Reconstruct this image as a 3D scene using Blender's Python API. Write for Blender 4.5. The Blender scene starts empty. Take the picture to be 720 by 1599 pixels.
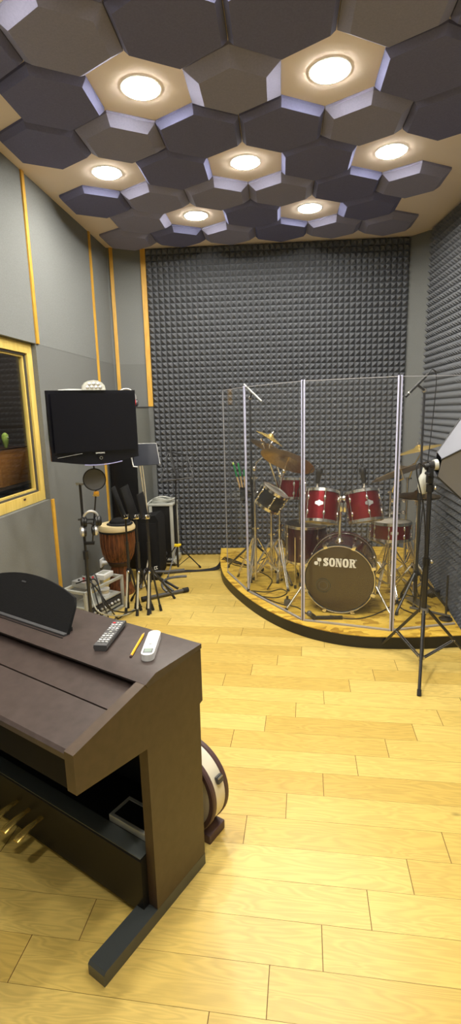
import bpy, bmesh, math, random
from mathutils import Vector, Matrix
random.seed(7)
PI = math.pi
scene = bpy.context.scene
COL = scene.collection
V = Vector

# ------------------------------------------------------------------ materials
def new_mat(name):
    m = bpy.data.materials.new(name); m.use_nodes = True
    nt = m.node_tree
    return m, nt, nt.nodes['Principled BSDF'], nt.nodes['Material Output']

def mat(name, col, rough=0.5, metal=0.0, spec=0.5, noise=0.0, nscale=40.0, bump=0.0, emit=None, estr=0.0, coat=0.0, sheen=0.0):
    m, nt, b, out = new_mat(name)
    b.inputs['Base Color'].default_value = (*col, 1)
    b.inputs['Roughness'].default_value = rough
    b.inputs['Metallic'].default_value = metal
    b.inputs['Specular IOR Level'].default_value = spec
    b.inputs['Coat Weight'].default_value = coat
    b.inputs['Sheen Weight'].default_value = sheen
    if emit:
        b.inputs['Emission Color'].default_value = (*emit, 1)
        b.inputs['Emission Strength'].default_value = estr
    if noise or bump:
        tc = nt.nodes.new('ShaderNodeTexCoord')
        n = nt.nodes.new('ShaderNodeTexNoise'); n.inputs['Scale'].default_value = nscale; n.inputs['Detail'].default_value = 4
        nt.links.new(tc.outputs['Object'], n.inputs['Vector'])
        if noise:
            r = nt.nodes.new('ShaderNodeValToRGB')
            r.color_ramp.elements[0].position = 0.3; r.color_ramp.elements[1].position = 0.7
            r.color_ramp.elements[0].color = (*[c * (1 - noise) for c in col], 1)
            r.color_ramp.elements[1].color = (*[min(1, c * (1 + noise)) for c in col], 1)
            nt.links.new(n.outputs['Fac'], r.inputs['Fac']); nt.links.new(r.outputs['Color'], b.inputs['Base Color'])
        if bump:
            bp = nt.nodes.new('ShaderNodeBump'); bp.inputs['Strength'].default_value = bump; bp.inputs['Distance'].default_value = 0.003
            nt.links.new(n.outputs['Fac'], bp.inputs['Height']); nt.links.new(bp.outputs['Normal'], b.inputs['Normal'])
    return m

def glass_mat(name, tint=(0.97, 0.98, 0.98), gloss=1.0, haze=0.0):
    m, nt, b, out = new_mat(name); nt.nodes.remove(b)
    tr = nt.nodes.new('ShaderNodeBsdfTransparent'); tr.inputs['Color'].default_value = (*tint, 1)
    gl = nt.nodes.new('ShaderNodeBsdfGlossy'); gl.inputs['Roughness'].default_value = 0.02
    lw = nt.nodes.new('ShaderNodeLayerWeight')
    pw = nt.nodes.new('ShaderNodeMath'); pw.operation = 'POWER'; pw.inputs[1].default_value = 5.0
    mu = nt.nodes.new('ShaderNodeMath'); mu.operation = 'MULTIPLY_ADD'; mu.inputs[1].default_value = 0.9 * gloss; mu.inputs[2].default_value = 0.035 * gloss
    nt.links.new(lw.outputs['Facing'], pw.inputs[0]); nt.links.new(pw.outputs[0], mu.inputs[0])
    mx = nt.nodes.new('ShaderNodeMixShader')
    nt.links.new(mu.outputs[0], mx.inputs[0])
    nt.links.new(tr.outputs[0], mx.inputs[1]); nt.links.new(gl.outputs[0], mx.inputs[2])
    last = mx
    if haze:
        df = nt.nodes.new('ShaderNodeBsdfDiffuse'); df.inputs['Color'].default_value = (0.8, 0.8, 0.85, 1)
        m2 = nt.nodes.new('ShaderNodeMixShader'); m2.inputs[0].default_value = haze
        nt.links.new(mx.outputs[0], m2.inputs[1]); nt.links.new(df.outputs[0], m2.inputs[2]); last = m2
    nt.links.new(last.outputs[0], out.inputs['Surface'])
    return m

def plank_mat():
    m, nt, b, out = new_mat('oak_planks')
    L = nt.links.new
    at = nt.nodes.new('ShaderNodeAttribute'); at.attribute_name = 'tone'
    uv = nt.nodes.new('ShaderNodeUVMap'); uv.uv_map = 'grain'
    base = nt.nodes.new('ShaderNodeValToRGB')
    e = base.color_ramp.elements
    e[0].position = 0; e[0].color = (0.58, 0.395, 0.092, 1); e[1].position = 1; e[1].color = (0.72, 0.53, 0.155, 1)
    e2 = base.color_ramp.elements.new(0.5); e2.color = (0.66, 0.47, 0.122, 1)
    L(at.outputs['Fac'], base.inputs['Fac'])
    mp = nt.nodes.new('ShaderNodeMapping'); mp.inputs['Scale'].default_value = (0.9, 6.0, 1)
    L(uv.outputs[0], mp.inputs['Vector'])
    n1 = nt.nodes.new('ShaderNodeTexNoise'); n1.inputs['Scale'].default_value = 3.0; n1.inputs['Detail'].default_value = 2; n1.inputs['Distortion'].default_value = 0.6
    L(mp.outputs[0], n1.inputs['Vector'])
    # growth ring contours: sine of the noise field
    mul = nt.nodes.new('ShaderNodeMath'); mul.operation = 'MULTIPLY'; mul.inputs[1].default_value = 60
    sn = nt.nodes.new('ShaderNodeMath'); sn.operation = 'SINE'
    L(n1.outputs['Fac'], mul.inputs[0]); L(mul.outputs[0], sn.inputs[0])
    mr = nt.nodes.new('ShaderNodeMapRange'); mr.inputs['From Min'].default_value = -1; mr.inputs['From Max'].default_value = 1
    mr.inputs['To Min'].default_value = 0.88; mr.inputs['To Max'].default_value = 1.03
    L(sn.outputs[0], mr.inputs['Value'])
    mp2 = nt.nodes.new('ShaderNodeMapping'); mp2.inputs['Scale'].default_value = (2.5, 120.0, 1)
    L(uv.outputs[0], mp2.inputs['Vector'])
    n2 = nt.nodes.new('ShaderNodeTexNoise'); n2.inputs['Scale'].default_value = 2.0; n2.inputs['Detail'].default_value = 3
    L(mp2.outputs[0], n2.inputs['Vector'])
    mr2 = nt.nodes.new('ShaderNodeMapRange'); mr2.inputs['To Min'].default_value = 0.88; mr2.inputs['To Max'].default_value = 1.1
    L(n2.outputs['Fac'], mr2.inputs['Value'])
    # knots
    vo = nt.nodes.new('ShaderNodeTexVoronoi'); vo.inputs['Scale'].default_value = 1.7
    mp3 = nt.nodes.new('ShaderNodeMapping'); mp3.inputs['Scale'].default_value = (1.0, 2.2, 1); L(uv.outputs[0], mp3.inputs['Vector']); L(mp3.outputs[0], vo.inputs['Vector'])
    kr = nt.nodes.new('ShaderNodeMapRange'); kr.inputs['From Min'].default_value = 0.01; kr.inputs['From Max'].default_value = 0.05
    kr.inputs['To Min'].default_value = 0.45; kr.inputs['To Max'].default_value = 1.0; L(vo.outputs['Distance'], kr.inputs['Value'])
    a1 = nt.nodes.new('ShaderNodeMath'); a1.operation = 'MULTIPLY'; L(mr.outputs[0], a1.inputs[0]); L(mr2.outputs[0], a1.inputs[1])
    a2 = nt.nodes.new('ShaderNodeMath'); a2.operation = 'MULTIPLY'; L(a1.outputs[0], a2.inputs[0]); L(kr.outputs[0], a2.inputs[1])
    mixc = nt.nodes.new('ShaderNodeVectorMath'); mixc.operation = 'SCALE'
    L(base.outputs['Color'], mixc.inputs[0]); L(a2.outputs[0], mixc.inputs['Scale'])
    L(mixc.outputs[0], b.inputs['Base Color'])
    b.inputs['Roughness'].default_value = 0.34; b.inputs['Specular IOR Level'].default_value = 0.45
    return m

def osb_mat():
    m, nt, b, out = new_mat('osb_board'); L = nt.links.new
    tc = nt.nodes.new('ShaderNodeTexCoord')
    ns = nt.nodes.new('ShaderNodeTexNoise'); ns.inputs['Scale'].default_value = 9; L(tc.outputs['Object'], ns.inputs['Vector'])
    ad = nt.nodes.new('ShaderNodeVectorMath'); ad.operation = 'MULTIPLY_ADD'
    ad.inputs[1].default_value = (0.12, 0.12, 0.0)
    L(ns.outputs['Color'], ad.inputs[0]); L(tc.outputs['Object'], ad.inputs[2])
    mp = nt.nodes.new('ShaderNodeMapping'); mp.inputs['Scale'].default_value = (12, 30, 1); mp.inputs['Rotation'].default_value = (0, 0, 0.6); L(ad.outputs[0], mp.inputs['Vector'])
    v = nt.nodes.new('ShaderNodeTexVoronoi'); v.inputs['Scale'].default_value = 1.0; L(mp.outputs[0], v.inputs['Vector'])
    sep = nt.nodes.new('ShaderNodeSeparateColor'); L(v.outputs['Color'], sep.inputs[0])
    r = nt.nodes.new('ShaderNodeValToRGB'); e = r.color_ramp.elements
    e[0].color = (0.36, 0.19, 0.02, 1); e[1].color = (0.78, 0.52, 0.085, 1); x = e.new(0.35); x.color = (0.66, 0.42, 0.05, 1)
    L(sep.outputs[0], r.inputs['Fac']); L(r.outputs['Color'], b.inputs['Base Color'])
    b.inputs['Roughness'].default_value = 0.5
    return m

def wood_mat(name, c0, c1, scale=(1, 1, 12), rough=0.45):
    m, nt, b, out = new_mat(name); L = nt.links.new
    tc = nt.nodes.new('ShaderNodeTexCoord'); mp = nt.nodes.new('ShaderNodeMapping'); mp.inputs['Scale'].default_value = scale
    L(tc.outputs['Object'], mp.inputs['Vector'])
    n = nt.nodes.new('ShaderNodeTexNoise'); n.inputs['Scale'].default_value = 6; n.inputs['Detail'].default_value = 4; L(mp.outputs[0], n.inputs['Vector'])
    r = nt.nodes.new('ShaderNodeValToRGB'); r.color_ramp.elements[0].position = 0.35; r.color_ramp.elements[1].position = 0.65
    r.color_ramp.elements[0].color = (*c0, 1); r.color_ramp.elements[1].color = (*c1, 1)
    L(n.outputs['Fac'], r.inputs['Fac']); L(r.outputs['Color'], b.inputs['Base Color']); b.inputs['Roughness'].default_value = rough
    return m

FOAM_G = (0.140, 0.148, 0.165)
MT = dict(
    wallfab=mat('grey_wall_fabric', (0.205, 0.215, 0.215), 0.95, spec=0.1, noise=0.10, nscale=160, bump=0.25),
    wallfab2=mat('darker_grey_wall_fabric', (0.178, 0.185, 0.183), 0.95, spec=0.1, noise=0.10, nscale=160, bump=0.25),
    foam=mat('charcoal_acoustic_foam', FOAM_G, 0.85, spec=0.25, noise=0.08, nscale=90),
    ceil=mat('beige_ceiling_paint', (0.80, 0.70, 0.62), 0.9, spec=0.1),
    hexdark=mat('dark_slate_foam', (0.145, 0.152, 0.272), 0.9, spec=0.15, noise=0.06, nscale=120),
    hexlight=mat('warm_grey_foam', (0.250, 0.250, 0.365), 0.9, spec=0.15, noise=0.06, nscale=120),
    lamp=mat('lamp_diffuser', (1, 1, 1), 0.6, emit=(1.0, 0.95, 0.84), estr=95.0),
    boxfill=mat('added_box_light', (1, 1, 1), 0.6, emit=(1.0, 0.9, 0.75), estr=85.0),  # serves only the added control room lamp
    lamprim=mat('lamp_rim_white', (0.8, 0.8, 0.78), 0.5),
    strip=wood_mat('yellow_pine_strip', (0.62, 0.33, 0.035), (0.74, 0.43, 0.06), (8, 8, 1)),
    winwood=wood_mat('pale_yellow_window_wood', (0.74, 0.54, 0.13), (0.82, 0.62, 0.18), (8, 8, 1)),
    planks=plank_mat(), osb=osb_mat(),
    black=mat('black_plastic', (0.012, 0.012, 0.013), 0.45),
    blackmat=mat('black_cloth', (0.012, 0.012, 0.013), 0.9, spec=0.2, bump=0.3, nscale=250),
    blackmetal=mat('black_steel', (0.018, 0.018, 0.020), 0.35, spec=0.6),
    darkgrey=mat('dark_grey_metal', (0.07, 0.07, 0.075), 0.4, spec=0.6),
    rubber=mat('black_rubber', (0.015, 0.015, 0.015), 0.8),
    chrome=mat('chrome', (0.86, 0.84, 0.80), 0.2, metal=1.0),
    steel=mat('brushed_steel', (0.62, 0.60, 0.56), 0.32, metal=1.0),
    alu=mat('pale_aluminium', (0.66, 0.67, 0.62), 0.45, metal=0.4),
    rose=mat('dark_rosewood_veneer', (0.052, 0.037, 0.034), 0.36, spec=0.5, noise=0.18, nscale=30),
    rosebounce=mat('rosewood_floor_bounce', (0.058, 0.036, 0.022), 0.42, spec=0.5, noise=0.15, nscale=30),  # same rosewood, browned for light bouncing up off the floor
    pianoblk=mat('satin_black_panel', (0.008, 0.008, 0.009), 0.42, spec=0.25),
    gold=mat('polished_brass', (0.80, 0.56, 0.15), 0.25, metal=0.75),
    bronze=mat('cymbal_bronze', (0.46, 0.34, 0.21), 0.3, metal=1.0, noise=0.15, nscale=60),
    bronzedark=mat('aged_cymbal_bronze', (0.40, 0.27, 0.15), 0.34, metal=0.9, noise=0.2, nscale=60),
    maroon=mat('maroon_lacquer_sparkle', (0.23, 0.006, 0.014), 0.28, metal=0.65, coat=0.5, noise=0.15, nscale=300),
    maroondark=mat('dark_maroon_lacquer', (0.05, 0.004, 0.012), 0.2, spec=0.6, coat=0.5),
    badge=mat('silver_badge', (0.7, 0.7, 0.7), 0.35, metal=0.8),
    drumblack=mat('smoked_black_drum_head', (0.055, 0.036, 0.018), 0.13, spec=0.55),
    coated=mat('clear_white_drumhead', (0.55, 0.5, 0.42), 0.35),
    white=mat('white_plastic', (0.78, 0.79, 0.80), 0.35),
    offwhite=mat('off_white_leatherette', (0.80, 0.74, 0.60), 0.5, bump=0.15, nscale=120),
    leather=mat('dark_brown_leather', (0.085, 0.045, 0.045), 0.55, bump=0.2, nscale=120),
    logo=mat('white_print', (0.85, 0.85, 0.82), 0.5),
    screen=mat('tv_black_screen', (0.006, 0.006, 0.009), 0.12, spec=0.5),
    tvbez=mat('tv_gloss_bezel', (0.008, 0.008, 0.012), 0.16, spec=0.6),
    lilacgleam=mat('tv_lilac_gleam', (0.30, 0.30, 0.55), 0.1, spec=0.8),  # colour of the painted gleam under the television
    lcd=mat('grey_green_display', (0.24, 0.30, 0.27), 0.3),
    pencil=mat('yellow_pencil_paint', (0.80, 0.42, 0.02), 0.4),
    woodtip=mat('pale_bare_wood', (0.62, 0.42, 0.2), 0.6),
    djwood=wood_mat('carved_djembe_wood', (0.055, 0.018, 0.008), (0.24, 0.08, 0.028), (14, 14, 1.2)),
    skin=mat('cream_goatskin', (0.74, 0.60, 0.33), 0.6),
    darkred=mat('dark_red_brown_wood', (0.035, 0.014, 0.010), 0.5),
    orange=mat('amber_plastic', (0.75, 0.36, 0.03), 0.4),
    yellow=mat('bright_yellow_plastic', (0.85, 0.62, 0.02), 0.4),
    greyfab=mat('grey_softbox_fabric', (0.19, 0.197, 0.235), 0.55, spec=0.3),
    mesh=mat('grey_pop_mesh', (0.15, 0.155, 0.17), 0.7, spec=0.2),
    silver=mat('silver_plastic', (0.62, 0.62, 0.62), 0.3, metal=0.6),
    green=mat('green_stick_grip', (0.02, 0.25, 0.08), 0.5),
    rackgrey=mat('grey_rack_metal', (0.48, 0.49, 0.45), 0.45, metal=0.2),
    cardboard=wood_mat('orange_brown_veneer', (0.62, 0.24, 0.06), (0.74, 0.31, 0.08), (2, 2, 14)),
    lime=mat('lime_green_plastic', (0.55, 0.75, 0.15), 0.4),
    ropebrown=mat('brown_rope', (0.30, 0.12, 0.04), 0.8),
    milk=mat('milky_grey_glass', (0.50, 0.51, 0.46), 0.4),
    satin=mat('satin_dark_lacquer', (0.050, 0.056, 0.057), 0.3, spec=0.6),
    ledgelit=mat('painted_ledge_light', (0.10, 0.112, 0.108), 0.35, spec=0.5),  # paler grey puts the light on the pedal ledge into its colour
    keyblk=mat('matt_black_lacquer', (0.006, 0.006, 0.007), 0.6, spec=0.1),
    nickel=mat('satin_nickel', (0.38, 0.38, 0.38), 0.45, metal=0.5),
    red=mat('bright_red_plastic', (0.70, 0.02, 0.03), 0.4),
    darkblue=mat('dark_blue_grey_desk', (0.020, 0.023, 0.036), 0.35),
    cabgrey=mat('grey_cabinet_laminate', (0.135, 0.140, 0.128), 0.7, noise=0.05, nscale=60),
    ctrl=mat('dark_control_room_wall', (0.045, 0.034, 0.032), 0.9),
    ledbrd=mat('dim_equipment_panel', (0.03, 0.03, 0.035), 0.4),
    acrylicedge=mat('lavender_acrylic_edge', (0.56, 0.57, 0.78), 0.25, spec=0.6),
    pane=glass_mat('clear_acrylic', (0.985, 0.988, 0.985), 0.45, 0.012),
    winglass=glass_mat('window_glass', (0.90, 0.93, 0.92), 1.0, 0.0),
    clearedge=glass_mat('clear_pale_edge', (0.7, 0.7, 0.72), 1.0, 0.35),
)

# ------------------------------------------------------------------ object helpers
def tag(o, label=None, cat=None, group=None, kind=None):
    if label: o['label'] = label
    if cat: o['category'] = cat
    if group: o['group'] = group
    if kind: o['kind'] = kind
    return o

def thing(name, label, cat, loc=(0, 0, 0), rz=0.0, group=None, rot=None):
    o = bpy.data.objects.new(name, None); COL.objects.link(o)
    o.empty_display_size = 0.05
    o.location = loc
    o.rotation_euler = rot.to_euler() if rot is not None else (0, 0, rz)
    return tag(o, label, cat, group)

def copy_tree(o, parent=None):
    c = o.copy(); COL.objects.link(c); c.parent = parent
    for ch in list(o.children):
        copy_tree(ch, c)
    return c

def axmat(origin, z, xhint=None):
    z = V(z).normalized()
    h = V(xhint) if xhint is not None else (V((1, 0, 0)) if abs(z.x) < 0.9 else V((0, 1, 0)))
    y = z.cross(h).normalized(); x = y.cross(z)
    m = Matrix((x, y, z)).transposed().to_4x4(); m.translation = V(origin)
    return m

class M:
    """collects shapes; build() links them as one mesh object"""
    def __init__(s, off=None):
        s.bm = bmesh.new(); s.off = V(off) if off is not None else None
    def face(s, pts):
        return s.bm.faces.new([s.bm.verts.new(p) for p in pts])
    def box(s, c, size, rz=0.0, bev=0.0, mtx=None):
        m = Matrix.Translation(V(c)) @ Matrix.Rotation(rz, 4, 'Z') if mtx is None else mtx @ Matrix.Translation(V(c)) @ Matrix.Rotation(rz, 4, 'Z')
        r = bmesh.ops.create_cube(s.bm, size=1.0, matrix=m @ Matrix.Diagonal((*size, 1)))
        if bev:
            es = list({e for v in r['verts'] for e in v.link_edges})
            bmesh.ops.bevel(s.bm, geom=es, offset=bev, segments=2, affect='EDGES', profile=0.6)
        return s
    def bar(s, a, b, w, h, up=(0, 0, 1)):
        a, b = V(a), V(b); m = axmat((a + b) / 2, b - a, up)
        return s.box((0, 0, 0), (w, h, (b - a).length), mtx=m)
    def tube(s, pts, r, n=8, closed=False, caps=True):
        pts = [V(p) for p in pts]; k = len(pts)
        rs = r if isinstance(r, (list, tuple)) else [r] * k
        prev = None; rings = []
        for i, p in enumerate(pts):
            if closed: t = pts[(i + 1) % k] - pts[i - 1]
            elif i == 0: t = pts[1] - p
            elif i == k - 1: t = p - pts[i - 1]
            else: t = (pts[i + 1] - p).normalized() + (p - pts[i - 1]).normalized()
            if t.length < 1e-9: t = V((0, 0, 1))
            t.normalize()
            if prev is None:
                h = V((0, 0, 1)) if abs(t.z) < 0.9 else V((1, 0, 0)); x = (h - t * h.dot(t)).normalized()
            else:
                x = prev - t * prev.dot(t)
                x = x.normalized() if x.length > 1e-6 else V((1, 0, 0))
            prev = x; y = t.cross(x)
            rings.append([s.bm.verts.new(p + (x * math.cos(2 * PI * j / n) + y * math.sin(2 * PI * j / n)) * rs[i]) for j in range(n)])
        for i in range(k if closed else k - 1):
            a, b = rings[i], rings[(i + 1) % k]
            for j in range(n): s.bm.faces.new((a[j], a[(j + 1) % n], b[(j + 1) % n], b[j]))
        if caps and not closed:
            s.bm.faces.new(rings[0][::-1]); s.bm.faces.new(rings[-1])
        return s
    def lathe(s, prof, mtx=None, n=32, closed=False):
        m = mtx if mtx is not None else Matrix.Identity(4); rings = []
        for (r, z) in prof:
            if r < 1e-6: rings.append([s.bm.verts.new(m @ V((0, 0, z)))])
            else: rings.append([s.bm.verts.new(m @ V((r * math.cos(2 * PI * j / n), r * math.sin(2 * PI * j / n), z))) for j in range(n)])
        k = len(rings)
        for i in range(k if closed else k - 1):
            a, b = rings[i], rings[(i + 1) % k]
            for j in range(n):
                jj = (j + 1) % n
                if len(a) == 1 and len(b) == 1: continue
                if len(a) == 1: s.bm.faces.new((a[0], b[jj], b[j]))
                elif len(b) == 1: s.bm.faces.new((a[j], a[jj], b[0]))
                else: s.bm.faces.new((a[j], a[jj], b[jj], b[j]))
        return s
    def cyl(s, a, b, r, n=16):
        return s.tube([a, b], r, n)
    def prism(s, poly, h, mtx=None, z0=0.0):
        """poly in local xy extruded z0..z0+h"""
        m = mtx if mtx is not None else Matrix.Identity(4)
        lo = [s.bm.verts.new(m @ V((x, y, z0))) for x, y in poly]; hi = [s.bm.verts.new(m @ V((x, y, z0 + h))) for x, y in poly]
        s.bm.faces.new(lo[::-1]); s.bm.faces.new(hi); k = len(poly)
        for i in range(k): s.bm.faces.new((lo[i], lo[(i + 1) % k], hi[(i + 1) % k], hi[i]))
        return s
    def ball(s, c, r, sc=(1, 1, 1), n=16, mtx=None):
        m = (mtx if mtx is not None else Matrix.Identity(4)) @ Matrix.Translation(V(c)) @ Matrix.Diagonal((r * sc[0], r * sc[1], r * sc[2], 1))
        bmesh.ops.create_uvsphere(s.bm, u_segments=n, v_segments=max(6, n // 2), radius=1.0, matrix=m)
        return s
    def build(s, name, material, parent=None, smooth=True, label=None, ang=0.6):
        bm = s.bm
        if s.off is not None: bmesh.ops.translate(bm, verts=bm.verts, vec=-s.off)
        bmesh.ops.recalc_face_normals(bm, faces=bm.faces)
        if smooth:
            for f in bm.faces: f.smooth = True
            for e in bm.edges:
                if len(e.link_faces) == 2 and e.calc_face_angle(0) > ang: e.smooth = False
        me = bpy.data.meshes.new(name); bm.to_mesh(me); bm.free()
        me.materials.append(material)
        o = bpy.data.objects.new(name, me); COL.objects.link(o)
        if parent is not None: o.parent = parent
        if label: o['label'] = label
        return o

def arc(a0, a1, n):
    return [a0 + (a1 - a0) * i / (n - 1) for i in range(n)]

def smooth_path(pts, n=8):
    """Catmull-Rom"""
    pts = [V(p) for p in pts]; out = []
    P = [pts[0] * 2 - pts[1]] + pts + [pts[-1] * 2 - pts[-2]]
    for i in range(1, len(P) - 2):
        for k in range(n):
            t = k / n; a, b, c, d = P[i - 1], P[i], P[i + 1], P[i + 2]
            out.append(0.5 * ((2 * b) + (c - a) * t + (2 * a - 5 * b + 4 * c - d) * t * t + (3 * b - a - 3 * c + d) * t ** 3))
    out.append(pts[-1]); return out

def text_mesh(name, body, size, material, mtx, parent, depth=0.0006, offset=0.0, label=None, sx=1.0):
    cu = bpy.data.curves.new(name, 'FONT'); cu.body = body; cu.size = size; cu.extrude = depth; cu.offset = offset
    cu.align_x = 'CENTER'; cu.align_y = 'CENTER'; cu.resolution_u = 3
    t = bpy.data.objects.new('t', cu); COL.objects.link(t)
    dg = bpy.context.evaluated_depsgraph_get()
    me = bpy.data.meshes.new_from_object(t.evaluated_get(dg)); me.name = name
    bpy.data.objects.remove(t)
    me.transform(mtx @ Matrix.Diagonal((sx, 1, 1, 1)))
    me.materials.clear(); me.materials.append(material)
    o = bpy.data.objects.new(name, me); COL.objects.link(o); o.parent = parent
    if label: o['label'] = label
    return o
# ================================================================== THE ROOM
def structure(o): o['kind'] = 'structure'; return o
HC = 3.31
T_BOARD = math.radians(8.36); UB = V((math.cos(T_BOARD), -math.sin(T_BOARD), 0)); VB = V((math.sin(T_BOARD), math.cos(T_BOARD), 0))

def floor():
    bm = bmesh.new(); tone = bm.faces.layers.float.new('tone'); uvl = bm.loops.layers.uv.new('grain')
    rnd = random.Random(3); W, LN = 0.1407, 0.757
    for k in range(-22, 40):
        v0 = 1.089 + W * k; v1 = v0 + W
        ph = (-0.1 + 0.157 * k) % LN
        for i in range(-5, 6):
            u0 = ph + LN * (i - 1); u1 = u0 + LN
            c = UB * (u0 + u1) / 2 + VB * (v0 + v1) / 2
            if not (-3.0 < c.x < 3.0 and -1.9 < c.y < 6.3): continue
            g, h = 0.0013, 0.0005
            cs = [(u0 + g, v0 + h), (u1 - g, v0 + h), (u1 - g, v1 - h), (u0 + g, v1 - h)]
            f = bm.faces.new([bm.verts.new(UB * a + VB * b) for a, b in cs]); f[tone] = rnd.random()
            du, dv = rnd.uniform(0, 50), rnd.uniform(0, 50)
            for lp, (a, b) in zip(f.loops, cs): lp[uvl].uv = (a - u0 + du, b - v0 + dv)
    me = bpy.data.meshes.new('floor'); bm.to_mesh(me); bm.free(); me.materials.append(MT['planks'])
    o = structure(bpy.data.objects.new('floor', me)); COL.objects.link(o)
    m = M(); m.box((0, 2.2, -0.053), (6.2, 8.4, 0.1)); structure(m.build('floor_base', mat('dark_floor_joint', (0.16, 0.085, 0.02), 0.8)))
floor()

m = M(); m.box((0.2, 2.3, HC + 0.06), (4.9, 7.9, 0.12)); structure(m.build('ceiling', MT['ceil']))

# --- left wall (own frame: +Y runs along the wall, +X faces the room)
LW = V((-1.43, 3.70, 0)); LRZ = -math.radians(6.19)
LM = Matrix.Translation(LW) @ Matrix.Rotation(LRZ, 4, 'Z')
def lwbox(mm, t0, t1, z0, z1, x0, x1, bev=0.0):
    mm.box(((x0 + x1) / 2, (t0 + t1) / 2, (z0 + z1) / 2), (x1 - x0, t1 - t0, z1 - z0), bev=bev)
def lwbuild(mm, name, material, parent=None):
    o = mm.build(name, material, parent)
    if parent is None: o.matrix_world = LM
    return o
TH0, TH1, ZH0, ZH1 = -1.35, 0.242, 0.985, 2.15
m = M(); lwbox(m, -5.1, 2.02, 0, ZH0, -0.13, 0); lwbox(m, -5.1, TH0, ZH0, ZH1, -0.13, 0); lwbox(m, TH1, 2.02, ZH0, ZH1, -0.13, 0)
structure(lwbuild(m, 'wall_left', MT['wallfab2']))
m = M(); lwbox(m, -5.1, 2.02, ZH1, HC, -0.13, 0.0015)
structure(lwbuild(m, 'wall_left_upper', MT['wallfab']))
def lring(mm, t0, t1, z0, z1, w, x0, x1):
    lwbox(mm, t0, t1, z0, z0 + w, x0, x1); lwbox(mm, t0, t1, z1 - w, z1, x0, x1)
    lwbox(mm, t0, t0 + w, z0 + w, z1 - w, x0, x1); lwbox(mm, t1 - w, t1, z0 + w, z1 - w, x0, x1)
win = bpy.data.objects.new('window_1', None); COL.objects.link(win); win.matrix_world = LM; structure(win)
m = M(); lring(m, TH0 + .004, TH1 - .004, ZH0 + .004, ZH1 - .004, 0.072, -0.052, -0.035); m.build('window_frame', MT['winwood'], win)
m = M(); lring(m, TH0 + .074, TH1 - .074, ZH0 + .074, ZH1 - .074, 0.016, -0.066, -0.050); m.build('window_gasket', MT['darkgrey'], win)
m = M(); lring(m, TH0 + .084, TH1 - .084, ZH0 + .078, ZH1 - .078, 0.024, -0.088, -0.062); m.build('inner_frame', MT['winwood'], win)
m = M(); lwbox(m, TH0 + .08, TH1 - .08, ZH0 + .08, ZH1 - .08, -0.080, -0.076); m.build('window_pane', MT['winglass'], win)
m = M(); lwbox(m, -0.10, -0.07, ZH0 + .048, ZH0 + .062, -0.036, -0.033); m.build('window_sticker', MT['leather'], win)
def trim(name, t0, t1, z0, z1):
    m = M(); lwbox(m, t0, t1, z0, z1, -0.002, 0.014, 0.002); structure(lwbuild(m, name, MT['strip']))
trim('trim_1', 0.245, 0.283, ZH1, HC); trim('trim_2', 0.245, 0.283, 0, ZH0 - .002); trim('trim_3', 1.50, 1.538, 0, HC)

def wallseg(name, a, b, z0, z1, th, material, off=0.0):
    """wall whose room face runs a->b; the room lies to the right of that direction"""
    a, b = V((*a, 0)), V((*b, 0)); d = (b - a).normalized(); n = V((d.y, -d.x, 0)); L = (b - a).length
    m = M(); mt = Matrix((d, -n, V((0, 0, 1)))).transposed().to_4x4(); mt.translation = a + n * off
    m.box((L / 2, th / 2, (z0 + z1) / 2), (L, th, z1 - z0)); o = m.build(name, material); o.matrix_world = mt
    return structure(o)
CA, CB, CC, CD = (-1.213, 5.694), (-0.82, 5.769), (1.895, 5.605), (2.045, 5.40)
wallseg('wall_corner_left', CA, CB, 0, 2.15, 0.13, MT['wallfab2']); wallseg('wall_corner_left_upper', CA, CB, 2.15, HC, 0.13, MT['wallfab'], 0.001)
wallseg('wall_back', CB, CC, 0, HC, 0.13, MT['foam'], -0.006)
wallseg('wall_corner_right', CC, CD, 0, HC, 0.13, MT['wallfab2'])
wallseg('wall_right', (2.10, 5.45), (2.10, -1.4), 0, HC, 0.13, MT['wallfab2'])
wallseg('wall_front', (2.10, -1.3), (-2.1, -1.3), 0, HC, 0.13, MT['wallfab'])
d = (V(CB) - V(CA)).normalized()
def ctrim(name, s0, s1, z0, z1):
    a = V(CA) + d * s0; b = V(CA) + d * s1
    wallseg(name, a, b, z0, z1, 0.012, MT['strip'], 0.014)
ctrim('trim_4', 0.028, 0.064, 0, HC); ctrim('trim_5', 0.345, 0.398, 1.70, HC)

def pyramids(name, p00, p10, p11, p01, nx, nz, n0, depth, back=None):
    bm = bmesh.new(); p00, p10, p11, p01 = map(V, (p00, p10, p11, p01)); n0 = V(n0).normalized()
    def P(u, v): return (p00 * (1 - u) + p10 * u) * (1 - v) + (p01 * (1 - u) + p11 * u) * v
    g = [[bm.verts.new(P(i / nx, j / nz)) for i in range(nx + 1)] for j in range(nz + 1)]
    for j in range(nz):
        for i in range(nx):
            a, b, c, e = g[j][i], g[j][i + 1], g[j + 1][i + 1], g[j + 1][i]
            t = bm.verts.new((a.co + b.co + c.co + e.co) / 4 + n0 * depth)
            for q in ((a, b), (b, c), (c, e), (e, a)): bm.faces.new((*q, t))
    # closed rim and back
    ring = [g[0][i] for i in range(nx)] + [g[j][nx] for j in range(nz)] + [g[nz][i] for i in range(nx, 0, -1)] + [g[j][0] for j in range(nz, 0, -1)]
    bk = [bm.verts.new(back(v.co) if back else v.co - n0 * 0.004) for v in ring]
    for i in range(len(ring)):
        k = (i + 1) % len(ring); bm.faces.new((ring[i], bk[i], bk[k], ring[k]))
    bmesh.ops.recalc_face_normals(bm, faces=bm.faces)
    me = bpy.data.meshes.new(name); bm.to_mesh(me); bm.free(); me.materials.append(MT['foam'])
    o = bpy.data.objects.new(name, me); COL.objects.link(o); return structure(o)
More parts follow.
